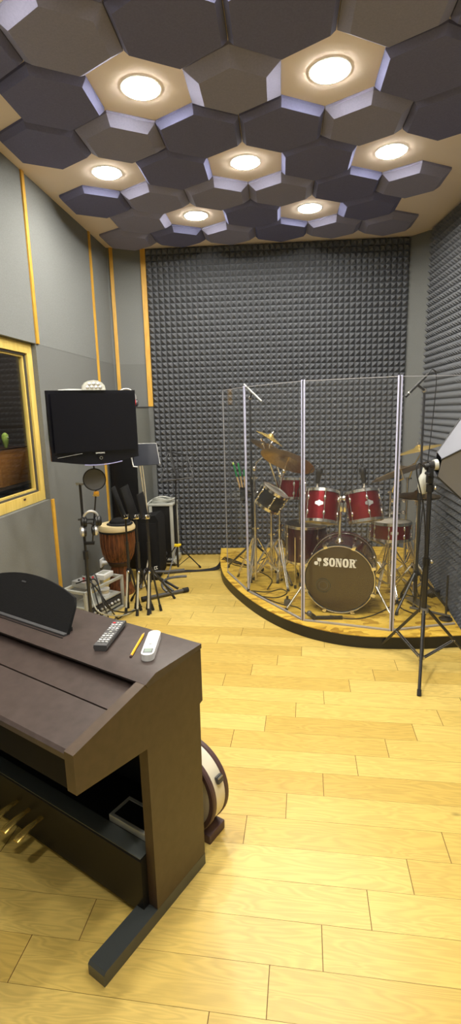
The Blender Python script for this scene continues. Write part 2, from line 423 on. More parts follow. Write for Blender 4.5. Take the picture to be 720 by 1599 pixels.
ab = (V(CC) - V(CB)); nb = V((ab.y, -ab.x, 0)).normalized()
f0 = V((*CB, 0)) + nb * 0.004; f1 = V((*CC, 0)) + nb * 0.004
pyramids('wall_back_foam', f0, f1, f1 + V((0, 0, HC - 0.005)), f0 + V((0, 0, HC - 0.005)), 46, 55, nb, 0.052)
pyramids('wall_right_foam', (2.005, 5.37, 0.0), (1.632, 3.27, 0.0), (2.00, 3.27, HC - 0.005), (2.038, 5.37, HC - 0.005), 36, 55, (-1, 0.12, 0), 0.042, back=lambda c: V((2.098, c.y, c.z)))

# --- control room behind the window
m = M(); lwbox(m, -3.2, 1.2, 0, 0.05, -2.9, -0.14); structure(lwbuild(m, 'floor_control_room', MT['ctrl']))
m = M(); lwbox(m, -3.2, 1.2, 2.7, 2.8, -2.9, -0.14); structure(lwbuild(m, 'ceiling_control_room', MT['ctrl']))
m = M(); lwbox(m, -3.2, 1.2, 0, 2.8, -3.0, -2.9); lwbox(m, 1.1, 1.2, 0, 2.8, -2.9, -0.14); lwbox(m, -3.2, -3.1, 0, 2.8, -2.9, -0.14)
structure(lwbuild(m, 'wall_control_room', MT['ctrl']))

# --- ceiling: hexagonal foam and lamps on one honeycomb
HU = V((.995, -.1, 0)); HN = V((.1, .995, 0))
def hexc(i, j): return HU * (-.718 + .4925 * i) + HN * (3.023 + .452 * j)
lamps = {(0, 0): 'left of the two lamps nearest the camera', (2, 0): 'right of the two lamps nearest the camera',
         (-1, 2): 'leftmost of the middle three lamps', (1, 2): 'centre of the middle three lamps', (3, 2): 'rightmost of the middle three lamps',
         (0, 4): 'left of the two lamps nearest the back wall', (2, 4): 'right of the two lamps nearest the back wall'}
behind = [(-1, -2), (1, -2), (3, -2), (0, -4), (2, -4), (-1, -6), (1, -6), (3, -6)]
def lamp(i, j, label):
    c = hexc(i, j); c.z = HC
    t = thing('ceiling_light', label, 'ceiling light', c, group='round ceiling lamps')
    r = 0.094
    M().lathe([(r + .001, -.001), (r + .014, -.001), (r + .014, -.004), (r + .004, -.006), (r + .001, -.005)], closed=True, n=40).build('lamp_rim', MT['lamprim'], t)
    M().lathe([(0, -.0095), (r * .97, -.0095), (r * .99, -.007), (r * .99, -.002), (0, -.002)], n=40).build('diffuser', MT['lamp'], t)
for k, l in lamps.items(): lamp(*k, 'round white ceiling lamp, ' + l)
for k in behind: lamp(*k, 'round ceiling lamp behind the camera, out of the picture')

def hexpanel(i, j, dark, h, inset, label):
    c = hexc(i, j); c.z = HC; s = 0.2815
    def ring(sc, z): return [HU * (sc * math.cos(PI / 6 + PI / 3 * a)) + HN * (sc * 1.02 * math.sin(PI / 6 + PI / 3 * a)) + V((0, 0, z)) for a in range(6)]
    bm = bmesh.new(); e = 0.010
    rs = [[bm.verts.new(p) for p in ring(*q)] for q in ((s, -0.0005), (s, -0.016), (s - inset, -h))]
    bm.faces.new(rs[0]); bm.faces.new(rs[2])
    for a, b in zip(rs, rs[1:]):
        for q in range(6): bm.faces.new((a[q], a[(q + 1) % 6], b[(q + 1) % 6], b[q]))
    bmesh.ops.recalc_face_normals(bm, faces=bm.faces)
    me = bpy.data.meshes.new('acoustic_foam_hexagon'); bm.to_mesh(me); bm.free(); me.materials.append(MT['hexdark' if dark else 'hexlight'])
    o = bpy.data.objects.new('acoustic_foam_hexagon', me); COL.objects.link(o); o.location = c
    tag(o, label, 'acoustic foam', 'hexagonal foam panels on the ceiling', 'thing')
rows = {5: [-1.5, -.5, .5, 1.5, 2.5, 3.5], 4: [-1, 1, 3], 3: [-1.5, -.5, .5, 1.5, 2.5, 3.5], 2: [0, 2], 1: [-1.5, -.5, .5, 1.5, 2.5, 3.5], 0: [-1, 1, 3], -1: [-1.5, -.5, .5, 1.5, 2.5, 3.5], -2: [0, 2]}
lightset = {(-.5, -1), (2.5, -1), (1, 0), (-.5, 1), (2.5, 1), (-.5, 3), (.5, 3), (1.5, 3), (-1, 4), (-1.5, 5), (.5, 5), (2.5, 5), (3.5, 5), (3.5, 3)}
rowname = {5: 'row nearest back wall', 4: 'second row from back wall', 3: 'third row from back wall', 2: 'between the middle three lamps',
           1: 'just beyond the two largest lamps', 0: 'level with the two largest lamps', -1: 'in the row cut by picture top', -2: 'out of the picture'}
ordn = ['first', 'second', 'third', 'fourth', 'fifth', 'sixth']
for j, ii in rows.items():
    for q, i in enumerate(ii):
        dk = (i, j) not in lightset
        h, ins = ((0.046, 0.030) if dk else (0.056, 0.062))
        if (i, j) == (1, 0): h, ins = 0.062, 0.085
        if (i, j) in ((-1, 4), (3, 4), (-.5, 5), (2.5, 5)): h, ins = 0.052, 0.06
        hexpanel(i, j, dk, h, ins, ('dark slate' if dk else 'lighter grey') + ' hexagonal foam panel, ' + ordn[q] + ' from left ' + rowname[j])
# ================================================================== PIANO (own frame: +X right end, +Y towards its back, z up)
PA = V((-0.133, 1.576, 0)); PRZ = -math.radians(34)
PM = Matrix.Translation(PA) @ Matrix.Rotation(PRZ, 4, 'Z')
YZX = Matrix(((0, 0, 1, 0), (1, 0, 0, 0), (0, 1, 0, 0), (0, 0, 0, 1)))     # prism poly (y,z) extruded along x
PL = 1.425
piano = thing('digital_piano', 'dark rosewood upright digital piano with closed key cover and brass pedals', 'piano', PA, PRZ)
side = [(.034, .834), (.034, .645), (.018, .640), (.010, .047), (-.245, .047), (-.245, .629), (-.508, .656), (-.508, .772), (-.240, .836), (-.2, .838)]
def bevel_all(m, off=0.002):
    es = [e for e in m.bm.edges if len(e.link_faces) == 2 and e.calc_face_angle(0) > 0.5]
    bmesh.ops.bevel(m.bm, geom=es, offset=off, segments=2, affect='EDGES', profile=0.6); return m
m = M().prism(side, .036, YZX, -.036); bevel_all(m, .0015); m.build('side_panel', MT['rosebounce'], piano)
m = M().prism(side, .036, YZX, -PL); bevel_all(m, .0015); m.build('side_panel', MT['rosebounce'], piano)
m = M().prism([(.037, .854), (.037, .838), (-.230, .824), (-.238, .837), (-.192, .854)], PL + .004, YZX, -PL - .002); bevel_all(m, .0012)
m.build('top_board', MT['rose'], piano)
m = M().prism([(-.215, .812), (-.332, .789), (-.332, .778), (-.215, .800)], PL - .076, YZX, -PL + .038); m.build('rear_key_cover', MT['rose'], piano)
m = M().prism([(-.337, .788), (-.497, .770), (-.506, .762), (-.506, .745), (-.49, .745), (-.337, .775)], PL - .076, YZX, -PL + .038); bevel_all(m, .0015)
m.build('key_cover', MT['rose'], piano)
m = M().prism([(-.5, .742), (-.5, .652), (-.245, .626), (-.02, .626), (-.02, .82), (-.2, .79), (-.33, .77)], PL - .074, YZX, -PL + .037); m.build('key_bed', MT['keyblk'], piano)
M().box((-PL / 2, -.012, .42), (PL - .074, .016, .80)).build('back_panel', MT['pianoblk'], piano)
m = M().prism([(-.27, .028), (-.27, .226), (-.262, .234), (-.022, .234), (-.022, .028)], PL - .074, YZX, -PL + .037); m.build('pedal_board', MT['pianoblk'], piano)
M().box((-PL / 2, -.240, .2355), (PL - .08, .058, .003), bev=.001).build('ledge_light_band', MT['ledgelit'], piano)  # painted band where light reaches past the key bed
for x in (-.034, -PL + .034):
    m = M().prism([(.012, 0), (.012, .046), (-.468, .046), (-.476, .038), (-.476, 0)], .068, YZX, x - .034); bevel_all(m, .002)
    m.build('foot', MT['satin'], piano)
for l in (.545, .621, .698):
    m = M(); pts = [(-l, -.255, .150), (-l, -.29, .152), (-l, -.33, .150), (-l, -.365, .142), (-l, -.382, .136)]
    prev = None
    for p, wd, th in zip(pts, (.010, .010, .014, .020, .015), (.006, .006, .006, .006, .004)):
        ring = [m.bm.verts.new((p[0] + wd * math.cos(a), p[1], p[2] + th * math.sin(a))) for a in [2 * PI * q / 12 for q in range(12)]]
        if prev:
            for q in range(12): m.bm.faces.new((prev[q], prev[(q + 1) % 12], ring[(q + 1) % 12], ring[q]))
        else: m.bm.faces.new(ring)
        prev = ring
    m.bm.faces.new(prev); m.build('pedal', MT['gold'], piano, label='polished brass pedal')
# music rest
LR, RR = -1.018, -.452; cx = (LR + RR) / 2; hw = (RR - LR) / 2
poly = [(RR, 0), (RR - .004, .095), (RR - .010, .112)]
for a in arc(0, 1, 15):
    x = RR - .018 - a * (2 * hw - .036); u = (x - cx) / hw
    poly.append((x, .172 - .05 * u * u))
poly += [(LR + .010, .112), (LR + .004, .095), (LR, 0)]
tl = math.radians(27)
rm = Matrix.Translation(V((0, -.148, .857))) @ Matrix.Rotation(PI / 2 - tl, 4, 'X')
m = M().prism(poly, .012, rm, -.006); bevel_all(m, .002); rest = m.build('music_rest', MT['blackmat'], piano)
M().box((-.772, .138, .0065), (.026, .006, .002), mtx=rm).build('logo_plate', MT['darkgrey'], rest)
for x in (LR + .05, RR - .03):
    M().box((x, -.125, .862), (.03, .02, .016), bev=.003).build('rest_hinge', MT['black'], rest)
m = M().box((cx, -.160, .858), (2 * hw, .016, .008), bev=.002); m.build('rest_ledge', MT['darkgrey'], piano)
M().box((cx - .0, -.178, .8545), (2 * hw + .01, .005, .002)).build('rest_slot', MT['pianoblk'], piano)

# items lying on the piano
def onpiano(l, s, z=.854): return PM @ V((-l, -s, z))
def lying(name, label, cat, l, s, dl, ds): return thing(name, label, cat, onpiano(l, s), PRZ + math.atan2(ds and -ds or 0, -dl) - PI / 2)
r = lying('remote_control', 'black tv remote control with grey buttons lying on the piano top', 'remote control', .300, .087, .098, -.192)
m = M().prism([(-.019, 0), (.019, 0), (.024, .012), (.022, .021), (-.022, .021), (-.024, .012)], .205, Matrix(((1, 0, 0, 0), (0, 0, 1, 0), (0, 1, 0, 0), (0, 0, 0, 1))), -.1025)
bevel_all(m, .003); m.build('remote_body', MT['darkgrey'], r)
for row in range(11):
    for c in range(3):
        if row == 5 and c != 1: continue
        M().box((-.013 + .013 * c, -.078 + row * .0155, .0225), (.0095, .007, .003), bev=.001).build('button', MT['red'] if (row, c) == (10, 0) else (MT['silver'] if row % 2 == 0 else MT['white']) if row != 5 else MT['rackgrey'], r)
p = lying('pencil', 'yellow pencil lying between the remote and the thermometer', 'pencil', .178, .080, .092, -.166)
hexa = [(.0042 * math.cos(PI / 3 * k), .0042 * math.sin(PI / 3 * k) + .0038) for k in range(6)]
XZ = Matrix(((1, 0, 0, 0), (0, 0, 1, 0), (0, 1, 0, 0), (0, 0, 0, 1)))
M().prism(hexa, .155, XZ, -.085).build('pencil_shaft', MT['pencil'], p)
M().tube([(0, .070, .0038), (0, .089, .0038)], [.0040, .0008], 8).build('pencil_point', MT['woodtip'], p)
M().tube([(0, -.093, .0038), (0, -.085, .0038)], [.0036, .0040], 8).build('pencil_end', MT['leather'], p)
t = lying('infrared_thermometer', 'white handheld thermometer with grey display lying on the piano top', 'thermometer', .120, .076, .109, -.166)
def stadium(w, h, n=10): return [(w * math.cos(a), h + w * math.sin(a)) for a in arc(0, PI, n)] + [(w * math.cos(a), -h + w * math.sin(a)) for a in arc(PI, 2 * PI, n)]
m = M().prism(stadium(.021, .072), .022, None, 0.001); bevel_all(m, .004); m.build('thermometer_body', MT['white'], t)
M().box((0, -.062, .0232), (.030, .030, .0012), bev=.0004).build('display_frame', MT['darkgrey'], t)
M().box((0, -.062, .0240), (.024, .023, .0008)).build('display', MT['lcd'], t)
M().lathe([(0, .0245), (.004, .0245), (.005, .0228), (0, .0228)], Matrix.Translation((0, -.012, 0)), 16).build('power_button', MT['silver'], t)

fp = thing('framed_pad', 'flat black pad with silver metal frame lying on the piano pedal ledge', 'pad', PM @ V((-.125, -.158, .2345)), PRZ)
m = M(); W2, D2 = .118, .050
for c, s in (((0, D2 - .006), (2 * W2, .012)), ((0, -D2 + .006), (2 * W2, .012)), ((-W2 + .006, 0), (.012, 2 * D2 - .024)), ((W2 - .006, 0), (.012, 2 * D2 - .024))):
    m.box((c[0], c[1], .013), (s[0], s[1], .026), bev=.001)
m.build('pad_frame', MT['alu'], fp)
M().box((0, 0, .012), (2 * W2 - .022, 2 * D2 - .022, .022)).build('pad_surface', MT['black'], fp)
for x, y in ((-.1, .032), (-.1, -.032), (-.03, -.034), (.05, -.034)):
    M().lathe([(0, .0245), (.003, .0245), (.003, .022), (0, .022)], Matrix.Translation((x, y, 0)), 10).build('screw', MT['chrome'], fp)

# round drum case behind the piano
cc = thing('round_drum_case', 'cream round case with brown leather rims standing on edge behind the piano', 'case', PM @ V((-.187, .085, 0)), PRZ)
R_ = .180; ym = Matrix.Rotation(-PI / 2, 4, 'X'); ym.translation = V((0, 0, R_ + .002))
M().lathe([(0, .004), (R_ - .012, .004), (R_ - .004, .012), (R_ - .003, .09), (R_ - .012, .098), (0, .098)], ym, 56).build('case_shell', MT['offwhite'], cc)
for a in (0.0, .080):
    M().lathe([(R_ - .02, a - .002), (R_ - .003, a - .002), (R_ + .001, a + .003), (R_ + .001, a + .017), (R_ - .003, a + .022), (R_ - .02, a + .022)], ym, 56, closed=True).build('leather_rim', MT['leather'], cc)
lm = Matrix.Translation(V((0, .055, R_ + .002))) @ Matrix.Rotation(math.radians(-24), 4, 'Y')
la = M().box((R_ + .004, 0, 0), (.014, .034, .030), bev=.005, mtx=lm).build('latch', MT['darkgrey'], cc)
M().box((R_ + .012, 0, .006), (.006, .028, .006), bev=.002, mtx=lm).build('latch_lever', MT['steel'], la)
M().box((.105, .050, .019), (.10, .10, .038), bev=.004).build('case_foot', MT['leather'], cc)
# ================================================================== LEFT CORNER
# --- television on a wall arm
tv = thing('television', 'black flat television on a wall arm beside the window', 'television', (-.87, 3.375, 1.552), math.radians(28.5))
w2, h2 = .286, .226
front = [(w2, h2), (-w2, h2 + .0), (-w2, -h2 + .012)] + [(-w2 + 2 * w2 * t, -h2 + .012 - .036 * math.sin(PI * t) ** 1.2) for t in arc(.06, .94, 13)] + [(w2, -h2 + .012)]
XZf = Matrix(((1, 0, 0, 0), (0, 0, -1, 0), (0, 1, 0, 0), (0, 0, 0, 1)))     # poly (x,z), extruded towards -y (front)
m = M().prism(front, .035, XZf, -.035); bevel_all(m, .004); m.build('tv_housing', MT['tvbez'], tv)
M().box((0, -.0355, .022), (2 * w2 - .040, .003, 2 * h2 - .086)).build('tv_screen', MT['screen'], tv)
M().box((.0, .055, .0), (.34, .05, .28), bev=.015).build('rear_cover', MT['black'], tv)
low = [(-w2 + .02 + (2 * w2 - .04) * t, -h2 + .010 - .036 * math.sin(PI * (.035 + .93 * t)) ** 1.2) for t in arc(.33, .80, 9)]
M().tube([V((x, -.033, z)) for x, z in low], .0035, 6).build('lower_edge_gleam', MT['lilacgleam'], tv, label='lilac gleam coloured in along the lower edge')  # gleam painted in along the middle of the edge only
text_mesh('brand_text', 'SAMSUNG', .013, MT['logo'], Matrix.Translation((.015, -.0362, -h2 + .052)) @ Matrix.Rotation(PI / 2, 4, 'X'), tv)
M().lathe([(.007, -.002), (.011, -.002), (.011, .003), (.007, .003)], Matrix.Translation((.018, -.036, -h2 + .020)) @ Matrix.Rotation(PI / 2, 4, 'X'), 20, closed=True).build('power_ring', MT['chrome'], tv)
M().tube([(-w2 + .03, -.036, -h2 + .035), (-.10, -.0365, -h2 + .055)], .0012, 6).build('bezel_line', MT['silver'], tv)
inv = (Matrix.Translation(V((-.87, 3.375, 1.552))) @ Matrix.Rotation(math.radians(28.5), 4, 'Z')).inverted()
m = M().tube([(0, .07, 0), inv @ V((-.98, 3.70, 1.552)), inv @ V((-1.375, 4.05, 1.552))], .016, 10); m.build('wall_arm', MT['blackmetal'], tv)
m = M().box((0, 0, 0), (.02, .10, .22), mtx=inv @ (LM @ Matrix.Translation(V((.011, .36, 1.552))))); m.build('wall_plate', MT['blackmetal'], tv)

tvm = Matrix.Translation(V((-.87, 3.375, 1.552))) @ Matrix.Rotation(math.radians(28.5), 4, 'Z')
lt = thing('perforated_white_lamp', 'white half round lamp with honeycomb cells on the television top edge', 'lamp', tvm @ V((.01, .0, h2 + .0005)), math.radians(28.5))
half = [(.075 * math.cos(a) * 1.0, .062 * math.sin(a) ** .8 if 0 < a < PI else 0) for a in arc(0, PI, 9)]
m = M().prism(half, .034, XZf, -.012); bevel_all(m, .004); m.build('lamp_body', MT['alu'], lt)
for x, z in ((-.042, .016), (-.015, .016), (.013, .016), (.04, .016), (-.028, .036), (0, .038), (.027, .036)):
    M().lathe([(0, .004), (.008, .003), (.012, 0)], Matrix.Translation((x, -.022, z)) @ Matrix.Rotation(PI / 2, 4, 'X'), 14).build('lamp_cell', MT['silver'], lt)
sh = thing('paper_sheet', 'white folded paper lying on the television top edge', 'paper', tvm @ V((-.125, .002, h2 + .0005)), math.radians(28.5))
m = M(); m.prism([(-.085, 0), (.085, 0), (.085, .006), (-.02, .009), (-.085, .004)], .024, XZf, -.012); m.build('folded_sheet', MT['white'], sh)

# --- tall cabinet in the corner
CBM = Matrix.Translation(V((-.940, 5.20, 0))) @ Matrix.Rotation(math.radians(-12.9), 4, 'Z')
cab = thing('tall_cabinet', 'tall grey cabinet with black front standing in the left back corner', 'cabinet', (-.940, 5.20, 0), math.radians(-12.9))
m = M().box((-.150, .215, .842), (.300, .395, 1.684), bev=.004); m.build('cabinet_body', MT['cabgrey'], cab)
M().box((-.150, .008, .84), (.29, .016, 1.66), bev=.003).build('cabinet_door', MT['pianoblk'], cab)
M().box((-.150, .210, 1.690), (.308, .412, .012), bev=.002).build('cabinet_top', MT['darkgrey'], cab)

def headphones(name, label, loc, rz, r, band, cup, tilt=0.0, pad=None):
    t = thing(name, label, 'headphones', loc, rot=Matrix.Rotation(rz, 3, 'Z') @ Matrix.Rotation(tilt, 3, 'Y'))
    M().tube([(r * math.cos(a), 0, r * 1.05 * math.sin(a)) for a in arc(-.15, PI + .15, 17)], .0085, 8).build('headband', band, t)
    for s in (1, -1):
        cm = axmat((s * (r + .002), 0, -r * .45), (s, 0, 0))
        c = M().lathe([(0, .022), (.026, .020), (.037, .010), (.038, -.004), (.030, -.008), (0, -.008)], cm, 20).build('ear_cup', cup, t)
        M().lathe([(.018, -.006), (.036, -.007), (.037, -.020), (.026, -.024), (.018, -.018)], cm, 20, closed=True).build('ear_pad', pad or MT['black'], c)
    return t
hp = headphones('headphones', 'grey headphones with red details on the tall cabinet, mostly behind the television', CBM @ V((-.135, .15, 1.697 + .081)), .3, .095, MT['silver'], MT['darkgrey'], 0, MT['red'])

# --- microphone stand with pop filter and headphones (by the television)
ms = thing('microphone_stand', 'black straight microphone stand below the television hung with silver headphones', 'microphone stand', (-1.055, 3.57, 0))
M().lathe([(0, 0), (.125, 0), (.127, .012), (.11, .022), (.03, .03), (0, .03)], n=36).build('round_base', MT['blackmetal'], ms)
M().tube([(0, 0, .025), (0, 0, .62)], .013, 12).build('lower_tube', MT['blackmetal'], ms)
M().tube([(0, 0, .56), (0, 0, 1.15)], .0095, 12).build('upper_tube', MT['blackmetal'], ms)
M().tube([(0, 0, .60), (0, 0, .66)], .019, 14).build('clutch', MT['black'], ms)
M().box((0, 0, 1.150), (.055, .018, .018), bev=.004).build('top_clip', MT['steel'], ms)
M().tube([(-.03, -.012, .895), (.085, -.012, .895)], .007, 8).build('hanger_bar', MT['blackmetal'], ms)
pf = thing('pop_filter', 'round grey pop filter with amber clamp in front of the television stand', 'pop filter', (-.945, 3.55, 1.18))
pm = axmat((0, 0, 0), (.25, -1, .05))
M().lathe([(.072, -.006), (.079, -.006), (.079, .006), (.072, .006)], pm, 36, closed=True).build('filter_ring', MT['black'], pf)
M().lathe([(0, .004), (.073, .003), (.073, -.003), (0, -.004)], pm, 36).build('filter_mesh', MT['mesh'], pf)
M().tube([(0, .012, .10), (0, .012, -.10), (-.03, .012, -.30), (-.052, .012, -.46)], .006, 8).build('filter_rod', MT['blackmetal'], pf)
cl = M().box((.005, .004, -.098), (.034, .028, .028), bev=.006).build('amber_clamp', MT['orange'], pf, label='amber plastic clamp')
M().tube([(-.016, -.006, -.112), (.026, -.006, -.112)], .007, 10).build('clamp_screw', MT['gold'], cl)
M().box((-.075, .012, -.46), (.075, .022, .022), bev=.004).build('stand_clamp', MT['black'], pf)
h1 = headphones('headphones', 'silver headphones, upper pair hanging on the stand below the television', (-.990, 3.545, .905), .25, .050, MT['silver'], MT['black'])
h2_ = headphones('headphones', 'silver headphones, lower pair with shiny cups below the upper pair on the stand', (-1.006, 3.53, .835), .35, .040, MT['black'], MT['silver'])
# --- djembe and lid
dj = thing('djembe', 'carved brown djembe drum with cream goatskin head by the left wall', 'drum', (-1.035, 4.52, 0))
pr = [(0, 0), (.125, 0), (.128, .015), (.110, .07), (.088, .16), (.076, .25), (.078, .285)]
M().lathe(pr + [(0, .285)], n=40).build('djembe_foot', MT['djwood'], dj)
M().lathe([(.078, .27), (.090, .268), (.098, .285), (.108, .305), (.102, .325), (.08, .325)], n=40, closed=True).build('dark_waist_ring', MT['darkred'], dj, label='dark carved waist ring')
bw = M().lathe([(0, .30), (.098, .30), (.120, .34), (.142, .40), (.152, .46), (.153, .53), (.148, .60), (0, .60)], n=40).build('djembe_bowl', MT['djwood'], dj)
for k in range(24):
    a = 2 * PI * k / 24; M().tube([(r0 * math.cos(a), r0 * math.sin(a), z) for r0, z in ((.112, .315), (.138, .37), (.154, .46), (.155, .53), (.154, .592))], .0022, 5).build('rope', MT['ropebrown'], bw)
M().lathe([(.145, .585), (.160, .585), (.163, .60), (.160, .615), (.150, .64), (.145, .64)], n=40, closed=True).build('rope_ring', MT['black'], dj)
M().lathe([(.158, .60), (.166, .605), (.166, .625), (.152, .652), (.13, .655), (0, .655), (0, .64), (.14, .64)], n=40, closed=False).build('goatskin_head', MT['skin'], dj)
ld = thing('felt_hat', 'black round felt hat lying on top of the djembe head', 'hat', (-1.0, 4.50, .6555), .3)
M().lathe([(0, .052), (.05, .050), (.085, .034), (.100, .006), (.118, .003), (.118, 0), (0, 0)], n=32).build('hat_crown', MT['blackmat'], ld)
M().lathe([(.096, .004), (.101, .004), (.099, .014), (.094, .014)], n=32, closed=True).build('hat_band', MT['darkgrey'], ld)

# --- folded music stands
def folded(loc, lab, lean, desk_c, dw, white_leg=True, foot=(-.03, -.08)):
    t = thing('folded_music_stand', lab, 'music stand', loc, group='folded music stands in the left corner')
    fx, fy = foot
    M().tube([(0, 0, .26), (0, 0, .60)], .012, 10).build('lower_tube', MT['blackmetal'], t)
    M().tube([(0, 0, .55), (0, 0, .82)], .008, 10).build('upper_tube', MT['blackmetal'], t)
    hb = M().lathe([(0, .375), (.020, .372), (.023, .355), (.022, .325), (0, .322)], n=16).build('leg_hub', MT['black'], t)
    M().ball((0, -.030, .355), .012, n=10).build('hub_knob', MT['chrome'], hb)
    M().box((0, 0, .81), (.05, .035, .035), bev=.006).build('desk_bracket', MT['chrome'], t)
    M().ball((.0, -.034, .82), .014, n=10).build('desk_knob', MT['chrome'], t)
    legs = [(fx, fy)] + [(fx * math.cos(a) - fy * math.sin(a), fx * math.sin(a) + fy * math.cos(a)) for a in (2.1, -2.1)]
    for k, (x, y) in enumerate(legs):
        u = V((x, y, 0)).normalized() * .02
        g = M().tube([(u.x, u.y, .352), (x * .9, y * .9, .045)], .0085, 8).build('leg', (MT['alu'] if white_leg else MT['blackmetal']) if k == 0 else MT['blackmetal'], t)
        M().tube([(x * .88, y * .88, .055), (x, y, 0.001)], [.011, .013], 10).build('rubber_foot', MT['rubber'], g)
    dm = Matrix.Translation(V(desk_c)) @ Matrix.Rotation(lean, 4, 'Y') @ Matrix.Rotation(dw[2], 4, 'Z')
    dk = M().box((0, 0, 0), (.010, dw[0], dw[1]), bev=.002, mtx=dm).build('desk_plate', MT['black'], t)
    M().box((.016, 0, -dw[1] / 2 + .004), (.032, dw[0], .006), bev=.001, mtx=dm).build('desk_lip', MT['blackmetal'], dk)
    return t
L1_, L2_, L3_ = (-.852, 4.05, 0), (-.762, 4.03, 0), (-.675, 4.02, 0)
folded(L1_, 'folded black music stand, leftmost of the three leaning by the djembe', -.30, (-.050, .02, .925), (.16, .26, .05), True, (-.035, -.07))
folded(L2_, 'folded black music stand, middle one of the three leaning by the djembe', -.27, (-.050, .02, .93), (.20, .26, -.10), True, (-.025, -.09))
folded(L3_, 'folded black music stand, rightmost of the three leaning by the black speaker', -.14, (-.032, .02, .90), (.16, .20, -.15), True, (-.022, -.07))
# --- music stand with dark blue desk
s4 = thing('music_stand', 'music stand with dark blue desk and white rim right of the television', 'music stand', (-.700, 4.19, 0))
M().tube([(0, 0, .30), (0, 0, .80)], .012, 10).build('lower_tube', MT['blackmetal'], s4)
for dx in (-.008, .010):
    M().tube([(dx - .015, -.06, 1.22), (dx - .008, -.03, 1.03), (dx * .6, 0, .78)], .005, 8).build('white_upper_tube', MT['offwhite'], s4, label='off white upper tube')
hb = M().lathe([(0, .335), (.020, .332), (.023, .315), (.022, .29), (0, .288)], n=16).build('leg_hub', MT['black'], s4)
for a, rr in ((-1.5, .22), (.6, .22), (2.7, .22)):
    x, y = rr * math.cos(a), rr * math.sin(a)
    g = M().tube([(x * .1, y * .1, .31), (x * .93, y * .93, .03)], .0085, 8).build('leg', MT['blackmetal'], s4)
    M().tube([(x * .9, y * .9, .042), (x, y, .002)], [.011, .012], 10).build('rubber_foot', MT['rubber'], g)
o_ = V((-.700, 4.19, 0))
dz = [V((-.728, 3.98, 1.392)) - o_, V((-.561, 3.98, 1.393)) - o_, V((-.534, 3.93, 1.236)) - o_, V((-.735, 3.93, 1.228)) - o_]
nn = (dz[1] - dz[0]).cross(dz[3] - dz[0]).normalized() * .006
m = M(); a = [m.bm.verts.new(p + nn) for p in dz]; b = [m.bm.verts.new(p - nn) for p in dz]
m.bm.faces.new(a); m.bm.faces.new(b[::-1])
for k in range(4): m.bm.faces.new((a[k], b[k], b[(k + 1) % 4], a[(k + 1) % 4]))
dk = m.build('desk_plate', MT['darkblue'], s4)
M().tube([dz[0], dz[1], dz[2]], .006, 8).build('white_rim', MT['silver'], dk, label='white metal rim')
M().tube([dz[3] + V((-.01, -.02, .07)), dz[3] + V((.002, -.03, 0)), dz[3] + V((.035, -.03, -.004))], .006, 8).build('desk_clip', MT['silver'], dk)

# --- black speaker box, amplifier case, cable coil, white cable
sp = thing('black_speaker', 'black padded speaker box with small white emblem behind the folded stands', 'speaker', (-.785, 4.98, 0), -.12)
m = M().prism([(-.15, 0), (.062, 0), (.088, .05), (.098, .12), (.10, .60), (.07, .655), (-.15, .615)], .26, XZf, -.12); bevel_all(m, .008); m.build('speaker_body', MT['blackmat'], sp)
em = M(); y = -.1472
for a, b in (((-.010, .115), (.022, .122)), ((-.012, .14), (.020, .148)), ((.022, .122), (.004, .133)), ((.004, .133), (.020, .148)), ((-.012, .14), (-.010, .115))):
    em.tube([(a[0] + .05, y, a[1]), (b[0] + .05, y, b[1])], .0026, 6)
em.build('emblem', MT['logo'], sp, label='small white angular emblem')
M().box((.0, -.142, .35), (.15, .006, .46), bev=.002).build('speaker_grille', MT['blackmat'], sp)
am = thing('amplifier_case', 'black amplifier case with pale aluminium edges against the back wall', 'amplifier', (-.738, 5.30, 0), math.radians(-6)); am.scale = (1, .88, 1)
m = M().box((0, .15, .375), (.24, .26, .57), bev=.006); m.build('amplifier_body', MT['black'], am)
M().box((0, .15, .056), (.29, .32, .055), bev=.004).build('pale_base', MT['alu'], am)
M().box((-.0, -.012, .058), (.20, .012, .024), bev=.003).build('base_slot', MT['black'], am)
for x in (.112, -.112):
    for y in (.012, .288):
        M().box((x, y, .37), (.034, .026, .60), bev=.003).build('corner_post', MT['alu'], am)
M().box((0, .15, .672), (.27, .31, .022), bev=.004).build('top_rim', MT['alu'], am)
M().lathe([(0, .02), (.022, .018), (.026, 0), (0, 0)], axmat((.02, .02, .14), (0, -1, 0)), 16).build('amplifier_knob', MT['darkgrey'], am)
for x in (-.1, .1):
    for y in (.03, .27): M().tube([(x - .012, y, .0145), (x + .012, y, .0145)], .0145, 12).build('caster', MT['rubber'], am)
cb = thing('cable_coil', 'grey looped cable lying on top of the amplifier case', 'cable', (-.735, 5.42, .684))
m = M()
for k in range(3): m.tube([((.10 + .012 * k) * math.cos(a) + .02 * k - .01, .075 * math.sin(a) - .005, .008 + .012 * k + .010 * math.sin(3 * a + k) + .008) for a in arc(0, 2 * PI, 25)[:-1]], .008, 7, closed=True)
m.build('cable_loops', MT['rackgrey'], cb); M().tube(smooth_path([(-.10, -.02, .03), (-.14, -.10, .0), (-.16, -.20, -.06)]), .008, 7).build('cable_end', MT['rackgrey'], cb)
wc = M(off=(-.80, 4.78, 0)); wc.tube(smooth_path([(-.79, 4.76, .56), (-.792, 4.765, .40), (-.80, 4.76, .28), (-.825, 4.75, .15), (-.845, 4.70, .008), (-.86, 4.60, .008)]), .006, 7)
o = wc.build('white_cable', MT['offwhite'], None); o.location = (-.80, 4.78, 0); tag(o, 'white cable hanging down the front of the black speaker box', 'cable')

